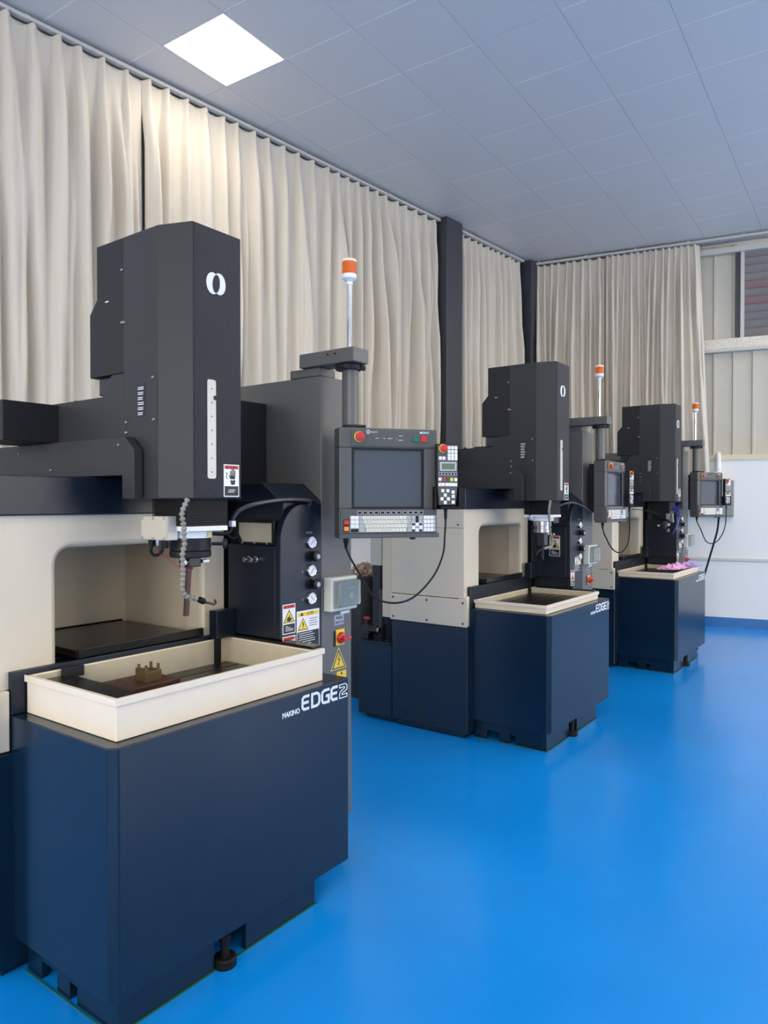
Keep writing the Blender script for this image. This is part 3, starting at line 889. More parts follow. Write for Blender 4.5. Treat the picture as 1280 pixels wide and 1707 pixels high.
    # ---------------- beige portal frame with rounded opening
    def portal(e):          # outline of the portal, opening widened by e
        x0, x1, zt_, r0, r1 = .168 - e, .783 + e * .4, 1.345 + e, .055 + e, .03 + e
        o_ = [(-.052, .905), (x0, .905), (x0, zt_ - r0)]
        o_ += [(x0 + r0 - r0 * math.cos(a), zt_ - r0 + r0 * math.sin(a)) for a in [PI / 2 * i / 8 for i in range(1, 9)]]
        o_ += [(x1 - r1 + r1 * math.sin(a), zt_ - r1 + r1 * math.cos(a)) for a in [PI / 2 * i / 5 for i in range(0, 6)]]
        return o_ + [(x1, .905), (.893, .905), (.893, 1.458), (-.052, 1.458)]
    rings_ = [[(p[0], y, p[1]) for p in portal(e)] for e, y in ((.022, .565), (.014, .568), (.005, .576), (0, .588), (0, .665))]
    n_ = len(rings_[0])
    pv = [p for r in rings_ for p in r]
    pfc = [tuple(range(n_)), tuple(range(len(pv) - 1, len(pv) - n_ - 1, -1))]
    for k_ in range(len(rings_) - 1):
        pfc += [(k_ * n_ + i, (k_ + 1) * n_ + i, (k_ + 1) * n_ + (i + 1) % n_, k_ * n_ + (i + 1) % n_) for i in range(n_)]
    pf = MB().add(pv, pfc).build('portal_frame', M_beige, T)
    bm_ = bmesh.new(); bm_.from_mesh(pf.data); bmesh.ops.recalc_face_normals(bm_, faces=bm_.faces); bm_.to_mesh(pf.data); bm_.free()
    MB().box(-.052, .06, .6655, 1.12, .89, 1.458).box(.80, .893, .6655, 1.12, .89, 1.458).box(.06, .80, .6655, 1.12, 1.36, 1.458).box(-.052, .893, 1.12, 1.20, .72, 1.458).build('portal_cavity', mat('oil stained beige', (206, 194, 172), .5, var=.07, vscale=4), pf, bevel=.003)
    MB().box(-.052, -.004, .545, .600, .713, .904).build('pillar_foot', M_beige, pf, bevel=.004)
    MB().box(-.058, -.0525, .556, 1.118, .892, 1.335).build('side_cover', M_beige, pf, bevel=.003)
    MB().box(-.058, -.0525, .556, 1.118, 1.339, 1.457).build('upper_side_cover', M_beige, pf, bevel=.003)
    lc = MB().box(-.066, -.0525, .530, 1.125, .712, .888).build('lower_side_cover', M_beige, pf, bevel=.004)
    for y in (.56, .83, 1.10):
        for z in (.735, .865):
            screw(lc, side(-.066), -y, z, .007, M_ink)
    screw(pf, side(-.058), -.60, 1.36, .006, M_ink)
    MB().box(.236, .775, .5655, 1.115, .962, .975).box(.236, .775, .551, .5655, .964, .996).box(.236, .248, .5655, 1.115, .975, .990).box(.236, .775, 1.103, 1.115, .975, .980).build('chip_tray', M_blackg, pf, bevel=.004)
    MB().box(.06, .80, .67, 1.12, .905, .955).build('cavity_floor', M_navyd, pf)
    # ---------------- cross beam, saddle cover and ram
    bm = MB().box(-.06, .895, .545, 1.12, 1.459, 1.588).build('cross_beam', M_navyd, T, bevel=.004)
    sc_prof = [(.326, 1.514), (.392, 1.514), (.392, 1.592), (1.36, 1.592), (1.36, 1.722), (.376, 1.722), (.326, 1.676)]
    sd = MB().prism(sc_prof, 0, .299, .333).prism(sc_prof, 0, .642, .676).build('saddle_cover', M_char, T, bevel=.002)
    f299 = side(.299)
    for y, z in ((.41, 1.695), (1.07, 1.69), (.84, 1.62)):
        screw(sd, f299, -y, z)
    rm = MB().prism([(.44, 1.60), (1.15, 1.60), (1.15, 1.875), (.568, 1.875), (.513, 1.946), (.44, 1.946)], 0, .339, .636).build('ram', M_char, T, bevel=.003)
    MB().lathe([(.012, 0), (.012, .008), (.008, .010)], (.38, .80, 1.875), n=12).build('lifting_bolt', M_chard, rm, smooth=True)
    MB().box(.13, .86, .856, 1.10, 1.7235, 1.868).build('rear_carriage', M_chard, T, bevel=.003)
    # ---------------- head
    hx0, hx1, hm0, hm1 = .384, .590, .339, .636
    hd = MB().prism([(hx0, .128), (hx1, .128), (hm1, .249), (hm1, .44), (hm0, .44), (hm0, .249)], 2, 1.513, 2.411).build('head_cover', M_char, T, bevel=.003)
    MB().box(hx0 + .003, hx1 - .003, .1255, .128, 1.516, 2.408).build('head_front_panel', M_charf, hd, bevel=.0012)
    mc = MB().prism([(.4405, 1.948), (.647, 1.948), (.647, 2.174), (.602, 2.223), (.602, 2.411), (.4405, 2.411)], 0, hm0 + .002, hm1 - .002).build('motor_cover', M_chard, hd, bevel=.002)
    MB().box(.36, .62, .50, .62, 1.885, 1.9475).build('motor_base', M_blackg, mc, bevel=.002)
    fs = side(hm0)
    for y, z in ((.447, 2.30), (.447, 2.12), (.433, 2.118), (.275, 1.915), (.272, 1.775), (.425, 1.775), (.425, 1.74)):
        screw(hd, fs, -y, z, .006)
    MB(side(hm0 + .002)).rect(-.53, 2.205, -.55, 2.209, 0, .001).build('small_mark', M_print, mc)
    MB(fs).rect(-.365, 1.757, -.252, 1.925, 0, .0008).build('access_plate', M_char, hd)
    pt = MB(fs).rect(-.362, 1.790, -.318, 1.900, .0008, .0016).build('rating_plate', M_ink, hd)
    g = MB(fs)
    for r in range(6):
        for q in range(2):
            zz = 1.886 - r * .017 - q * .006
            g.rect(-.357, zz, -.325 + (r % 3) * -.003, zz + .0028, .0016, .002)
    g.build('rating_print', M_print, pt)
    ff = front(.1255)
    # interlocking ring emblem
    lg_ = MB(ff)
    lx, lz = .478, 2.229
    lg_.disc(lx - .014, lz - .001, .027, 0, .0012, 28, ry=.036).build('emblem_left_ring', M_print, hd)
    MB(ff).disc(lx + .014, lz + .002, .027, .0, .0010, 28, ry=.036).build('emblem_right_ring', M_print, hd)
    MB(ff).poly([(lx + .0155 * math.cos(a) * math.cos(.12) - .029 * math.sin(a) * math.sin(.12) * -1, lz + .0155 * math.cos(a) * math.sin(-.12) + .0305 * math.sin(a)) for a in [2 * PI * i / 24 for i in range(24)]], .0012, .0020).build('emblem_centre', M_charf, hd)
    # depth scale slot
    sl = MB(ff).poly(rrect(.440, .476, 1.580, 1.908, .008), 0, .0010).build('scale_window', mat('scale window', (200, 196, 182), .3), hd)
    for i in range(7):
        MB(ff).rect(.4545, 1.60 + i * .046, .462, 1.604 + i * .046, .001, .0014).build('scale_mark', mat('scale ink', (110, 110, 108), .6), sl)
    MB(ff).rect(.4665, 1.842, .4745, 1.856, .001, .004).build('scale_pointer', M_chard, sl)
    warn_label(hd, ff, .509, 1.520, .577, 1.630, 'hand')
    # ---------------- spindle
    be = MB()
    zt, zb_ = 1.513, 1.422
    nf = 10
    for i in range(nf):
        a = zt - (zt - zb_) * i / nf; b = zt - (zt - zb_) * (i + .82) / nf
        be.box(.395, .572, .178, .36, b, a)
    be.box(.401, .566, .184, .354, zb_, zt)
    bl = be.build('bellows', M_black, T)
    sc = (.484, .269)
    MB().box(.398, .568, .172, .366, 1.404, 1.421).build('spindle_plate', M_white if idx < 2 else M_blackg, bl, bevel=.002)
    MB().lathe([(.070, 1.378), (.074, 1.380), (.074, 1.404)], (*sc, 0), n=32).build('spindle_flange', M_white if idx < 2 else M_blackg, bl, smooth=True)
    MB(front(sc[1] - .0742)).rect(sc[0] + .012, 1.383, sc[0] + .024, 1.400, .0, .001).build('spindle_tag', M_yellow, bl)
    if idx == 0:
        ch = MB().lathe([(.05, 1.310), (.068, 1.312), (.071, 1.316), (.071, 1.332), (.066, 1.334), (.070, 1.337), (.070, 1.377)], (*sc, 0), n=32).build('chuck', M_chard, T, smooth=True)
        MB().cyl((sc[0] + .055, sc[1] - .045, 1.356), (sc[0] + .085, sc[1] - .07, 1.356), .006).lathe([(.016, 0), (.018, .003), (.018, .012), (.014, .015)], (sc[0] + .085, sc[1] - .07, 1.356), (.77, -.63, 0), 16).build('thumb_screw', M_chard, ch, smooth=True)
        MB().box(sc[0] - .028, sc[0] + .024, sc[1] - .028, sc[1] + .028, 1.278, 1.311).build('electrode_holder', M_blackg, ch, bevel=.003)
        MB().box(sc[0] + .026, sc[0] + .056, sc[1] - .035, sc[1] - .01, 1.290, 1.302).build('clamp_jaw', M_steel, ch, bevel=.002)
        MB().cyl((sc[0] - .05, sc[1] - .03, 1.297), (sc[0] - .03, sc[1] - .02, 1.297), .010).build('clamp_screw', M_steel, ch, smooth=True)
        MB(FR((sc[0], sc[1], 0), (1, 0, 0), (0, 1, 0), (.06, -.02, 1))).box(-.09, -.075, -.0075 + .027, .0075 + .027, 1.108, 1.285).build('electrode', M_copper, ch, bevel=.001)
    elif idx == 1:
        ch = MB().lathe([(.045, 1.300), (.058, 1.302), (.058, 1.325), (.050, 1.327), (.050, 1.345), (.060, 1.347), (.060, 1.377)], (*sc, 0), n=32).build('chuck', M_steel, T, smooth=True)
        MB().box(sc[0] - .028, sc[0] + .028, sc[1] - .028, sc[1] + .028, 1.215, 1.300).build('electrode_holder', M_blackg, ch, bevel=.003)
        MB().box(sc[0] - .008, sc[0] + .008, sc[1] - .008, sc[1] + .008, 1.12, 1.215).build('electrode', M_chard, ch, bevel=.001)
        MB().lathe([(.014, 1.385), (.016, 1.388), (.016, 1.415), (.010, 1.418)], (.375, .30, 0), n=16).build('side_pin', M_chrome, ch, smooth=True)
        MB().box(.60, .70, .24, .30, 1.36, 1.40).box(.66, .69, .24, .28, 1.40, 1.47).build('cable_bracket', M_blackg, ch, bevel=.003)
        tube([(.40, .30, 1.50), (.335, .30, 1.48), (.330, .30, 1.44), (.37, .30, 1.41)], .003, 8).build('loop_wire', M_black, ch, smooth=True)
    else:
        ch = MB().box(.34, .46, .19, .33, 1.345, 1.404).box(.46, .60, .20, .33, 1.330, 1.404).build('rotary_head', M_blackg, T, bevel=.004)
        MB().box(.50, .515, .17, .20, 1.315, 1.400).box(.515, .55, .175, .20, 1.315, 1.345).build('silver_bracket', M_steel, ch, bevel=.002)
        MB().lathe([(.020, 1.255), (.026, 1.258), (.026, 1.29), (.040, 1.292), (.040, 1.33)], (.47, .25, 0), n=20).build('holder', M_chard, ch, smooth=True)
        MB().box(.44, .475, .20, .225, 1.280, 1.305).box(.485, .51, .20, .225, 1.285, 1.31).box(.48, .505, .205, .225, 1.225, 1.255).build('clamp_piece', M_steel, ch, bevel=.002)
        MB().lathe([(.03, 0), (.034, .01), (.034, .05), (.02, .06)], (.63, .22, 1.40), (.3, -.8, -.3), 16).build('valve', M_chard, ch, smooth=True)
        for k_, (dx, dz) in enumerate(((0, 0), (.02, .01), (-.015, -.02))):
            tube([(.545 + dx, .19, 1.51), (.56 + dx, .165, 1.45 + dz), (.62 + dx, .16, 1.42 + dz), (.69 + dx, .17, 1.37), (.66 + dx, .18, 1.27), (.62 + dx, .2, 1.22 + dz)], .004, 8).build('blue_hose', M_blueh, ch, smooth=True)
        tube([(.34, .25, 1.36), (.24, .25, 1.40), (.10, .3, 1.43), (.02, .4, 1.44)], .003, 8).build('loop_wire', M_black, ch, smooth=True)
    # segmented coolant hose
    if idx < 2:
        hp = {0: [(0.370, 1.512), (0.352, 1.480), (0.346, 1.462), (0.352, 1.437), (0.356, 1.412), (0.355, 1.390), (0.358, 1.368), (0.349, 1.339), (0.349, 1.314), (0.349, 1.292), (0.351, 1.267), (0.347, 1.245), (0.346, 1.227), (0.346, 1.215), (0.357, 1.203), (0.377, 1.191), (0.400, 1.187), (0.414, 1.182), (0.440, 1.170), (0.480, 1.158)],
              1: [(0.352, 1.512), (0.330, 1.457), (0.334, 1.404), (0.341, 1.352), (0.352, 1.305), (0.375, 1.270), (0.385, 1.242), (0.372, 1.217), (0.330, 1.214), (0.286, 1.212), (0.250, 1.209), (0.205, 1.203), (0.160, 1.194), (0.135, 1.171)]}[idx]
        hy = .140 if idx == 0 else .155
        nb = 18 if idx == 0 else 11
        pth = smoothpath([(a, hy, b) for a, b in hp[:nb]], 10)
        # resample to equal steps, one bead per step
        step = .0165
        acc, beads = 0.0, [pth[0]]
        for i in range(1, len(pth)):
            seg = (pth[i] - pth[i - 1]).length
            while acc + seg >= step:
                t = (step - acc) / seg
                q = pth[i - 1].lerp(pth[i], t)
                beads.append(q); pth[i - 1] = q
                seg = (pth[i] - q).length; acc = 0.0
            acc += seg
        hs = MB().rings([(p, .0052) for p in beads], 10).build('hose_core', M_hose, T, smooth=True)
        if near:
            for i in range(len(beads) - 1):
                d = beads[i + 1] - beads[i]
                MB().lathe([(.0055, -.0005), (.0088, .001), (.0095, .004), (.0088, .0075), (.0060, .0105), (.0055, .013)], beads[i], d, 12).build('hose_segment', M_hose, hs, smooth=True)
        else:
            g = MB()
            for i in range(len(beads) - 1):
                d = beads[i + 1] - beads[i]
                g.lathe([(.0055, -.0005), (.0088, .001), (.0095, .004), (.0088, .0075), (.0060, .0105), (.0055, .013)], beads[i], d, 10)
            g.build('hose_segments', M_hose, hs, smooth=True, kind='stuff')
        end = [(a, hy, b) for a, b in hp[nb - 1:]]
        pe = smoothpath(end, 6)
        if idx == 0:
            MB().rings([(Vector(end[0]), .0085), (Vector(end[0]).lerp(Vector(end[1]), .1), .0105), (Vector(end[0]).lerp(Vector(end[1]), .8), .0105), (Vector(end[1]), .006)], 12).build('nozzle_nut', M_black, hs, smooth=True)
            MB().rings([(Vector(end[1]), .0042), (Vector(end[2]), .0042), (Vector(end[2]) + Vector((.006, -.0, .004)), .0045), (Vector(end[2]) + Vector((.001, 0, .016)), .0035)], 10).build('nozzle', M_copper, hs, smooth=True)
        else:
            MB().rings([(p, .0055) for p in pe], 10).build('nozzle', M_black, hs, smooth=True)
    # junction box under the head (nearest machine only)
    if idx == 0:
        jb = MB().box(.360, .4035, .232, .372, 1.374, 1.455).build('junction_box', mat('box alloy', (188, 182, 170), .4, metal=.2), T, bevel=.003)
        MB(side(.360)).rect(-.370, 1.376, -.234, 1.453, 0, .003).build('box_lid', mat('lid alloy', (196, 186, 168), .45, metal=.1), jb, bevel=.001)
        for y in (.243, .302, .361):
            for z in (1.383, 1.447):
                screw(jb, side(.357), -y, z, .0045, M_chrome)
        MB().lathe([(.010, -.022), (.012, -.018), (.012, -.004), (.010, 0)], (.375, .335, 1.374), n=12).build('cable_gland', M_black, jb, smooth=True)
        MB().lathe([(.009, -.026), (.011, -.02), (.011, 0)], (.375, .262, 1.374), n=12).build('cable_gland', M_black, jb, smooth=True)
        MB().lathe([(.008, -.02), (.010, -.016), (.010, 0)], (.375, .30, 1.374), n=12).build('plug', M_steel, jb, smooth=True)
        tube([(.375, .335, 1.355), (.372, .338, 1.335), (.370, .315, 1.322), (.372, .285, 1.330), (.375, .278, 1.352), (.375, .28, 1.374)], .0055, 8).build('short_cable', M_black, jb, smooth=True)
        tube([(.375, .30, 1.355), (.37, .29, 1.33), (.375, .25, 1.315), (.39, .215, 1.285), (.415, .20, 1.275), (.44, .205, 1.277), (.46, .235, 1.285)], .0025, 8).build('red_wire', mat('dark red wire', (120, 40, 44), .4), jb, smooth=True)
    # ---------------- filter unit
    arc = [(.895 + .13 - .13 * math.cos(a), 1.345 + .150 * math.sin(a)) for a in [PI / 2 * i / 8 for i in range(9)]]
    fu = MB().prism([(.945, .835), (.945, .962), (.895, .962)] + arc + [(1.1375, 1.497), (1.1375, .835)], 1, .239, .268).build('filter_unit', M_navyd, T, bevel=.003)
    MB().box(.8955, 1.1375, .2685, .5405, .962, 1.330).box(.945, 1.1375, .2685, .5405, .835, .962).box(.94, 1.1375, .2685, .5405, 1.330, 1.503).build('unit_body', M_navyd, fu, bevel=.003)
    MB().prism([(.236, 1.504), (.336, 1.580), (.556, 1.580), (.556, 1.504)], 0, .892, 1.1375).build('hood', M_navyd, fu, bevel=.003)
    if idx == 0:
        tbp = [(-.270, 1.424), (-.270, 1.338), (-.452, 1.338), (-.476, 1.372), (-.476, 1.424)]
        MB(side(.896)).poly(tbp, 0, .004).build('oil_tub', M_bin, fu)
        MB(side(.894)).stroke([(p[0], p[1]) for p in tbp], .008, True, 0, .012).build('tub_frame', M_black, fu)
        for y in (.30, .37, .44):
            screw(fu, side(.882), -y, 1.338, .005)
    for y in (.365, .405):
        MB().lathe([(.013, 0), (.013, .012), (.009, .014), (.009, .030), (.011, .031), (.011, .036), (.006, .036), (.006, .026)], (.895, y, 1.273), (-1, 0, 0), 14).build('hose_fitting', M_chrome, fu, smooth=True)
    fp = front(.239)
    gz = (1.338, 1.222, 1.109)
    for i, z in enumerate(gz):
        gg = MB().lathe([(.025, 0), (.026, .010), (.024, .014), (.0225, .012)], fp((1.067, z, 0)), fp.w, 28).build('pressure_gauge', M_chrome, fu, smooth=True)
        MB(fp).disc(1.067, z, .0222, .0115, .0128, 24).build('gauge_face', M_gauge, gg)
        g = MB(fp)
        a0 = (.9, .9, 2.4)[i]
        g.stroke([(1.067 - .013 * math.cos(a0), z - .013 * math.sin(a0)), (1.067 + .014 * math.cos(a0), z + .014 * math.sin(a0))], .0022, w0=.0128, w1=.0134)
        for k_ in range(9):
            a = -.8 + k_ * (PI + 1.6) / 8
            g.stroke([(1.067 + .016 * math.cos(a), z + .016 * math.sin(a)), (1.067 + .020 * math.cos(a), z + .020 * math.sin(a))], .0016, w0=.0128, w1=.0134)
        g.build('gauge_needle', M_ink, gg)
    for z in (1.280, 1.166):
        kn = MB().lathe([(.022, 0), (.022, .008), (.012, .010), (.012, .016), (.021, .018), (.022, .020), (.022, .032), (.018, .036)], fp((1.078, z, 0)), fp.w, 20).build('regulator_knob', M_blackg, fu, smooth=True)
        MB(fp).disc(1.078, z, .010, .036, .038, 16).build('knob_cap', M_keyg, kn)
    for tx_, u_, v_, sz_ in (('FILTER', 1.045, 1.373, .0125), ('A', 1.017, 1.216, .014), ('A', 1.017, 1.103, .014)):
        MB(fp).text(tx_, u_, v_, sz_, 0, .0007).build('unit_print', mat('dull print', (150, 154, 162), .5), fu)
    if idx == 0:
        warn_label(fu, fp, .906, .980, .978, 1.098, 'flame')
        warn_label(fu, fp, .906, .853, .978, .971, 'flame2')
        warn_label(fu, fp, .986, .905, 1.122, 1.062, 'caution')
    else:
        warn_label(fu, fp, .985, 1.005, 1.095, 1.105, 'caution')
        warn_label(fu, fp, .906, .905, .975, 1.015, 'flame2')
        if idx == 1:
            warn_label(fu, side(.895), -.395, 1.115, -.315, 1.262, 'flame')
    # hoses between head and filter unit
    if idx < 2:
        tube([(.665, .262, 1.418), (.675, .255, 1.455), (.71, .24, 1.482), (.78, .222, 1.500), (.90, .212, 1.512), (1.03, .215, 1.508), (1.05, .232, 1.49)] if idx == 0 else
             [(.665, .262, 1.418), (.675, .255, 1.455), (.71, .23, 1.485), (.80, .19, 1.500), (.93, .17, 1.48), (1.06, .16, 1.44), (1.12, .18, 1.42)], .008, 10).build('return_hose', mat('hose black', (52, 50, 54), .3), fu, smooth=True)
        tube([(.55, .25, 1.392), (.61, .245, 1.388), (.65, .255, 1.395), (.665, .262, 1.418)], .007, 8).build('spindle_cable', M_black, fu, smooth=True)
        if idx == 0:
            tube([(.62, .235, 1.386), (.64, .23, 1.372), (.665, .235, 1.374), (.68, .245, 1.386)], .003, 8).build('spindle_wire', M_black, fu, smooth=True)
            MB().box(.652, .672, .245, .263, 1.412, 1.434).build('cable_tag', M_white, fu, bevel=.002)
    # ---------------- electric cabinet
    cb = MB().box(1.138, 1.338, .240, 1.05, .13, 2.03).build('electric_cabinet', M_cab, T, bevel=.005)
    MB().box(1.16, 1.32, .27, 1.02, 0, .13).build('cabinet_plinth', M_chard, cb)
    MB().box(.95, 1.1375, .56, 1.05, .55, 1.937).build('rear_box', M_chard, cb, bevel=.004)
    fc = front(.240)
    bk = MB(fc).box(1.150, 1.322, 1.043, 1.186, 0.0, .045).build('breaker_box', M_boxw, cb, bevel=.005)
    MB(fc).box(1.162, 1.312, 1.056, 1.174, .045, .050).build('breaker_recess', mat('breaker recess', (150, 156, 150), .4), bk)
    MB(fc).prism([(1.168, 1.06), (1.318, 1.06), (1.318, 1.170), (1.168, 1.170)], 2, .052, .072).build('clear_cover', M_clear, bk, bevel=.008)
    MB(fc).disc(1.262, 1.105, .014, .0505, .0515, 16).rect(1.235, 1.135, 1.285, 1.14, .0505, .0515).build('breaker_socket', M_white, bk)
    MB(fc).rect(1.262, 1.018, 1.322, 1.030, 0, .0012).build('white_sticker', mat('sticker', (214, 218, 226), .5), cb)
    ms = MB(fc).rect(1.220, .974, 1.283, 1.018, 0, .0014).build('main_switch_plate', mat('alloy plate', (158, 166, 176), .4, metal=.3), cb)
    MB(fc).text('MAIN', 1.2515, .998, .020, .0014, .002, sx=.85, align='CENTER').text('SWITCH', 1.2515, .979, .017, .0014, .002, sx=.85, align='CENTER').build('main_switch_text', M_ink, ms)
    MB(fc).box(1.217, 1.228, .884, .952, 0, .004).build('switch_back', M_ink, cb)
    sw = MB(fc).rect(1.226, .886, 1.285, .954, 0, .004).build('switch_plate', M_yellow if idx < 2 else M_boxw, cb, bevel=.001)
    MB().lathe([(.024, 0), (.025, .006), (.020, .016), (.012, .018), (.012, .026)], fc((1.257, .918, .004)), fc.w, 24).build('switch_knob', M_red, sw, smooth=True)
    MB(fc).box(1.240, 1.292, .912, .924, .018, .040).build('switch_lever', M_red, sw, bevel=.003)
    if idx == 0:
        tp = MB(fc).poly([(1.196, .782), (1.302, .782), (1.249, .877)], 0, .0010).build('voltage_sign', mat('triangle edge', (214, 204, 130), .5), cb)
        MB(fc).poly([(1.203, .786), (1.295, .786), (1.249, .869)], .001, .0014).build('triangle', M_ink, tp)
        MB(fc).poly([(1.212, .791), (1.286, .791), (1.249, .857)], .0014, .0018).build('triangle_field', M_yellow, tp)
        g = MB(fc)
        g.stroke([(1.254, .846), (1.245, .825), (1.255, .825), (1.246, .803)], .0045, w0=.0018, w1=.0022)
        g.poly([(1.242, .806), (1.251, .807), (1.2455, .797)], .0018, .0022)
        g.build('lightning_bolt', M_ink, tp)
        wn = MB(fc).rect(1.236, .690, 1.300, .772, 0, .001).build('yellow_sticker', M_yellow, cb)
        MB(fc).poly([(1.26, .757), (1.276, .757), (1.268, .770)], .001, .0014).build('mark', M_ink, wn)
    # ---------------- swing arm, post and signal lamp
    ab = MB().box(1.122, 1.222, .055, .350, 2.068, 2.127).build('swing_arm', M_cab, T, bevel=.004)
    for y in (.15, .19):
        screw(ab, side(1.122), -y, 2.108, .004, M_ink)
    MB().box(1.14, 1.24, .25, .42, 2.031, 2.067).build('arm_base', M_cab, ab, bevel=.003)
    MB().lathe([(.052, 2.046), (.054, 2.050), (.054, 2.064), (.048, 2.067)], (1.185, .132, 0), n=28).build('bearing', M_chard, ab, smooth=True)
    MB().box(1.200, 1.226, .075, .110, 2.048, 2.067).lathe([(.009, 0), (.011, .003), (.011, .012)], (1.226, .092, 2.058), (1, 0, 0), 12).build('clamp_lever', M_black, ab, bevel=.002)
    MB().lathe([(.034, 1.817), (.034, 2.047)], (1.197, .132, 0), n=28).build('post', M_cab, T, smooth=True)
    sg = MB().lathe([(.011, 2.127), (.011, 2.408)], (1.204, .143, 0), n=16).build('signal_pole', M_chrome, T, smooth=True)
    MB().lathe([(.014, 2.404), (.014, 2.415), (.030, 2.429), (.031, 2.434), (.031, 2.446)], (1.204, .143, 0), n=24).build('lamp_base', M_white, sg, smooth=True)
    prof = [(.0300, 2.446)]
    for i in range(9):
        prof += [(.0305, 2.447 + i * .0055), (.0292, 2.4500 + i * .0055)]
    prof += [(.0300, 2.497)]
    MB().lathe(prof, (1.204, .143, 0), n=28).build('lamp_lens', M_lens, sg, smooth=True)
    MB().lathe([(.0312, 2.497), (.0312, 2.505), (.028, 2.508), (.0001, 2.509)], (1.204, .143, 0), n=24).build('lamp_cap', mat('lamp cap', (236, 226, 206), .35), sg, smooth=True)
    fr, o = operator_panel(T, idx, th)
    return T, fr

MACH = [((1.14, 1.758, 0), 'nearest navy and beige machine, its cream tray raised with a brass block on the table', -36.6, 0.0),
        ((4.03, 1.736, 0), 'middle navy and beige machine, its empty cream tray lowered and hose bent to the left', -.5, -.068),
        ((6.56, 1.655, 0), 'farthest navy and beige machine, with the pink cloth on its tray edge', -20.7, -.068)]
PLAB = ['grey hand pendant hanging beside the nearest large control panel screen', 'grey hand pendant beside the middle machine control panel', 'grey hand pendant beside the farthest control panel, in front of the electric box']
frames = []
for i, (O, lab, th, dz) in enumerate(MACH):
    T, fr = machine(i, O, lab, math.radians(th), dz)
    frames.append(fr)
    pendant(fr, i, O, PLAB[i])
O1, O2, O3 = (Vector(m[0]) for m in MACH)

# ------------------------------------------------------------------ fixture on the nearest tray
t = thing('electrode_fixture', 'brass clamp block on a rusty brown plate lying on the nearest machine table', 'fixture', O1 + Vector((.24, .262, .8562)))
MB().box(0, .195, 0, .165, 0, .044).build('base_plate', M_rust, t, bevel=.002)
MB().box(.080, .145, .035, .092, .044, .080).box(.080, .096, .035, .092, .080, .088).build('clamp_block', M_brass, t, bevel=.002)
for x, y in ((.088, .043), (.088, .083), (.136, .043), (.136, .083)):
    MB().cyl((x, y, .075), (x, y, .100), .005, n=10).build('pin', M_brass, t, smooth=True)

# ------------------------------------------------------------------ cloth on the farthest tray
def cloth():
    rnd = random.Random(4)
    nx, ny = 46, 22
    vs, fs = [], []
    ph = [rnd.uniform(0, 6.28) for _ in range(8)]
    for j in range(ny):
        for i in range(nx):
            u, v = i / (nx - 1), j / (ny - 1)
            x = u * .42 + .02 * math.sin(v * 7 + ph[0]) + .012 * math.sin(v * 19 + ph[1])
            y = v * .13 + .022 * math.sin(u * 9 + ph[2]) + .012 * math.sin(u * 21 + ph[3])
            env = (4 * u * (1 - u)) ** .5 * (4 * v * (1 - v)) ** .4
            z = .004 + env * (.028 + .016 * math.sin(u * 17 + v * 6 + ph[4]) + .016 * math.sin(u * 31 - v * 13 + ph[5]) + .008 * math.sin(v * 24 + u * 9 + ph[6])) + .006 * (1 + math.sin(u * 40 + v * 9 + ph[7])) * env + max(0.0, u - .62) * .075
            vs.append((x, y, z))
    for j in range(ny - 1):
        for i in range(nx - 1):
            a = j * nx + i
            fs.append((a, a + 1, a + nx + 1, a + nx))
    m = bpy.data.materials.new('pink violet cloth'); m.use_nodes = True
    nt = m.node_tree; b = nt.nodes['Principled BSDF']
    tc = nt.nodes.new('ShaderNodeTexCoord'); sp = nt.nodes.new('ShaderNodeSeparateXYZ'); cr = nt.nodes.new('ShaderNodeValToRGB')
    nt.links.new(tc.outputs['Generated'], sp.inputs[0]); nt.links.new(sp.outputs['X'], cr.inputs['Fac']); nt.links.new(cr.outputs['Color'], b.inputs['Base Color'])
    cr.color_ramp.elements[0].position = .55; cr.color_ramp.elements[0].color = (*lin((226, 170, 216)), 1)
    cr.color_ramp.elements[1].position = .8; cr.color_ramp.elements[1].color = (*lin((170, 140, 215)), 1)
    b.inputs['Roughness'].default_value = .8
    o = MB().add(vs, fs).build('cloth', m, smooth=False)
    o.data.polygons.foreach_set('use_smooth', [True] * len(o.data.polygons))
    sm = o.modifiers.new('thick', 'SOLIDIFY'); sm.thickness = .002
    return o
cl = cloth()
cl.location = O3 + Vector((.50, .23, .861)); cl.rotation_euler = (0, 0, math.radians(-30))
tag(cl, 'crumpled pink and violet cloth lying on the farthest machine tray', 'cloth')

# thick cable hanging from the farthest pendant to the floor
f3 = frames[2]
P3 = lambda u, v, w: O3 + f3((u, v, w))
tag(MB().rings([(p, .010) for p in smoothpath([P3(.455, .075, -.045), P3(.445, -.03, -.05), P3(.42, -.16, -.05), P3(.34, -.33, -.05), P3(.265, -.48, -.05), P3(.20, -.62, -.05), P3(.12, -.85, -.04), P3(.06, -1.15, -.03), P3(.05, -1.355, -.03)], 6)], 10).build('power_cable', M_black, smooth=True), 'thick black cable hanging from the farthest control panel to the floor', 'cable')

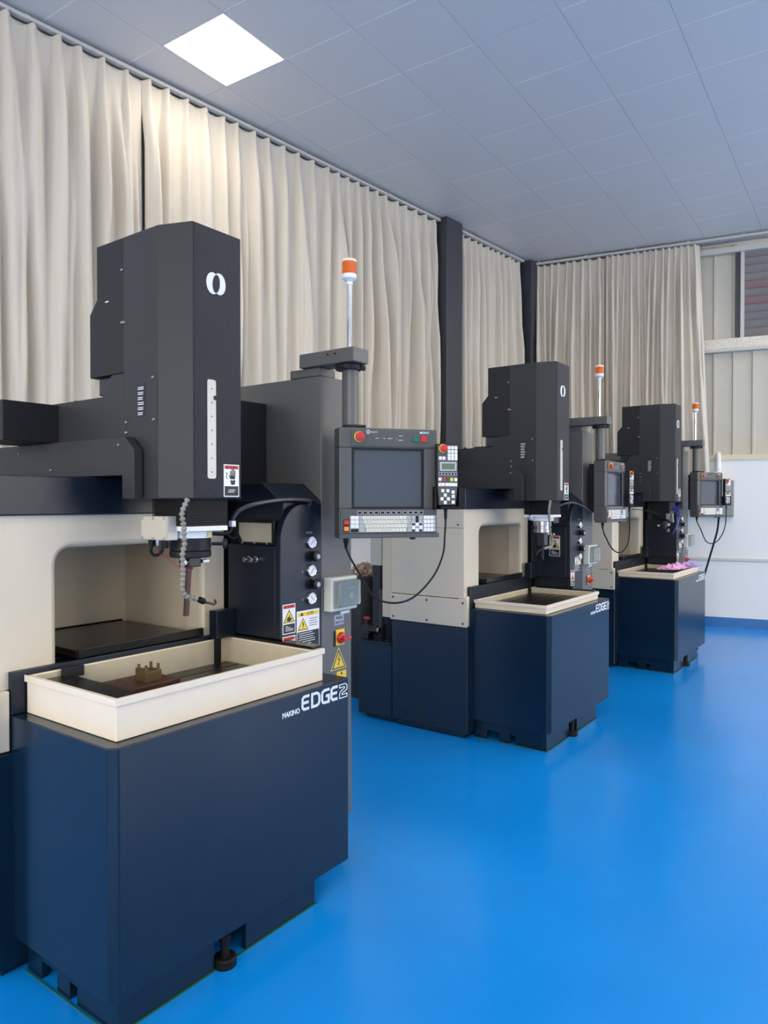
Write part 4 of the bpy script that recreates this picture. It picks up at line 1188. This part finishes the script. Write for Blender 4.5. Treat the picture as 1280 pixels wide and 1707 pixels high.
# ------------------------------------------------------------------ things behind the middle machine
b_ = thing('scrap_bin', 'tall black bin heaped with copper and silver swarf between the machines', 'bin', O2 + Vector((.425, 1.72, 0)))
M_binb = mat('black bin plastic', (44, 42, 42), .45)
MB().lathe([(.12, 0), (.128, .02), (.150, .90), (.160, .905), (.160, .93), (.150, .935), (.145, .90), (.12, .03)], (0, 0, 0), n=32).build('body', M_binb, b_, smooth=True)
MB().lathe([(.17, .918), (.172, .924), (.172, .938), (.150, .940)], (0, 0, 0), n=32).build('rim', M_binb, b_, smooth=True)
rn = random.Random(9)
sw_mats = [mat('silver swarf', (222, 214, 206), .3, metal=.6), mat('copper swarf', (196, 140, 112), .35, metal=.6)]
heap = [MB(), MB()]
for i in range(260):
    a, r = rn.uniform(0, 2 * PI), .135 * math.sqrt(rn.random())
    h = .925 + .11 * (1 - (r / .15) ** 2) * rn.uniform(.6, 1)
    c = Vector((r * math.cos(a), r * math.sin(a), h))
    d = Vector((rn.uniform(-1, 1), rn.uniform(-1, 1), rn.uniform(-.5, .5))).normalized()
    n_ = d.orthogonal().normalized(); b2 = d.cross(n_)
    R, L_ = rn.uniform(.005, .011), rn.uniform(.02, .05)
    pts = [c + d * (L_ * (k / 12 - .5)) + (n_ * math.cos(k * 1.1) + b2 * math.sin(k * 1.1)) * R for k in range(13)]
    heap[0 if rn.random() < .65 else 1].rings([(p, .0022) for p in pts], 4)
heap[0].build('silver_swarf', sw_mats[0], b_, kind='stuff'); heap[1].build('copper_swarf', sw_mats[1], b_, kind='stuff')

cn = thing('oil_canister', 'squat black canister standing on the tank behind the middle machine', 'canister', O2 + Vector((.155, 1.27, .5455)))
MB().lathe([(.085, 0), (.088, .01), (.088, .30), (.092, .305), (.092, .33), (.085, .335), (.0001, .335)], (0, 0, 0), n=28).build('drum', mat('navy black', (20, 26, 40), .35), cn, smooth=True)
MB().lathe([(.02, .335), (.02, .35), (.015, .352)], (.03, -.03, 0), n=14).build('cap', M_steel, cn, smooth=True)
pm = thing('pump', 'black circulation pump with steel coupling on the tank behind the middle machine', 'pump', O2 + Vector((.0, 1.31, .5455)))
MB().cyl((-.02, .06, .065), (.03, .06, .065), .04, n=20).cyl((.0, .03, .065), (.0, -.03, .065), .03, n=16).box(-.03, .03, .03, .09, 0, .03).build('motor', M_blackg, pm, smooth=True)
MB().cyl((.0, -.03, .065), (.0, -.05, .065), .022, n=16).build('coupling', M_steel, pm, smooth=True)
MB().cyl((.0, .06, .10), (.0, .06, .135), .014, n=12).build('outlet', M_blackg, pm, smooth=True)
MB().box(-.012, .012, .035, .085, .135, .150).build('red_handle', M_red, pm, bevel=.002)

ctl = thing('notice_cabinet', 'light grey cabinet with printed notices behind the middle machine', 'cabinet', O2 + Vector((.25, 1.43, 1.035)))
MB().box(0, .19, 0, .105, 0, .40).build('body', mat('pale cabinet grey', (188, 190, 184), .45), ctl, bevel=.004)
nb_ = MB(front(0)).rect(.02, .06, .175, .36, 0, .0015).build('notice_sheet', mat('paper', (226, 228, 224), .6), ctl)
g = MB(front(0))
for i in range(9):
    g.rect(.03, .08 + i * .018, .09, .084 + i * .018, .0015, .002); g.rect(.10, .08 + i * .018, .165, .084 + i * .018, .0015, .002)
for i in range(4):
    g.rect(.10, .27 + i * .018, .165, .274 + i * .018, .0015, .002)
g.disc(.06, .30, .016, .0015, .002, 16, ry=.03)
g.build('print', mat('faded print', (120, 122, 126), .6), nb_)
MB().box(.01, .18, .02, .09, -1.035, 0).build('stand', M_navyd, ctl)

po_ = tag(MB().box(0, .05, 0, .05, 0, 1.42).build('conduit_post', mat('grey conduit', (150, 150, 150), .5), bevel=.004), 'thin grey square post against the left wall beside the bin', 'post')
po_.location = O2 + Vector((1.06, 2.10, 0))
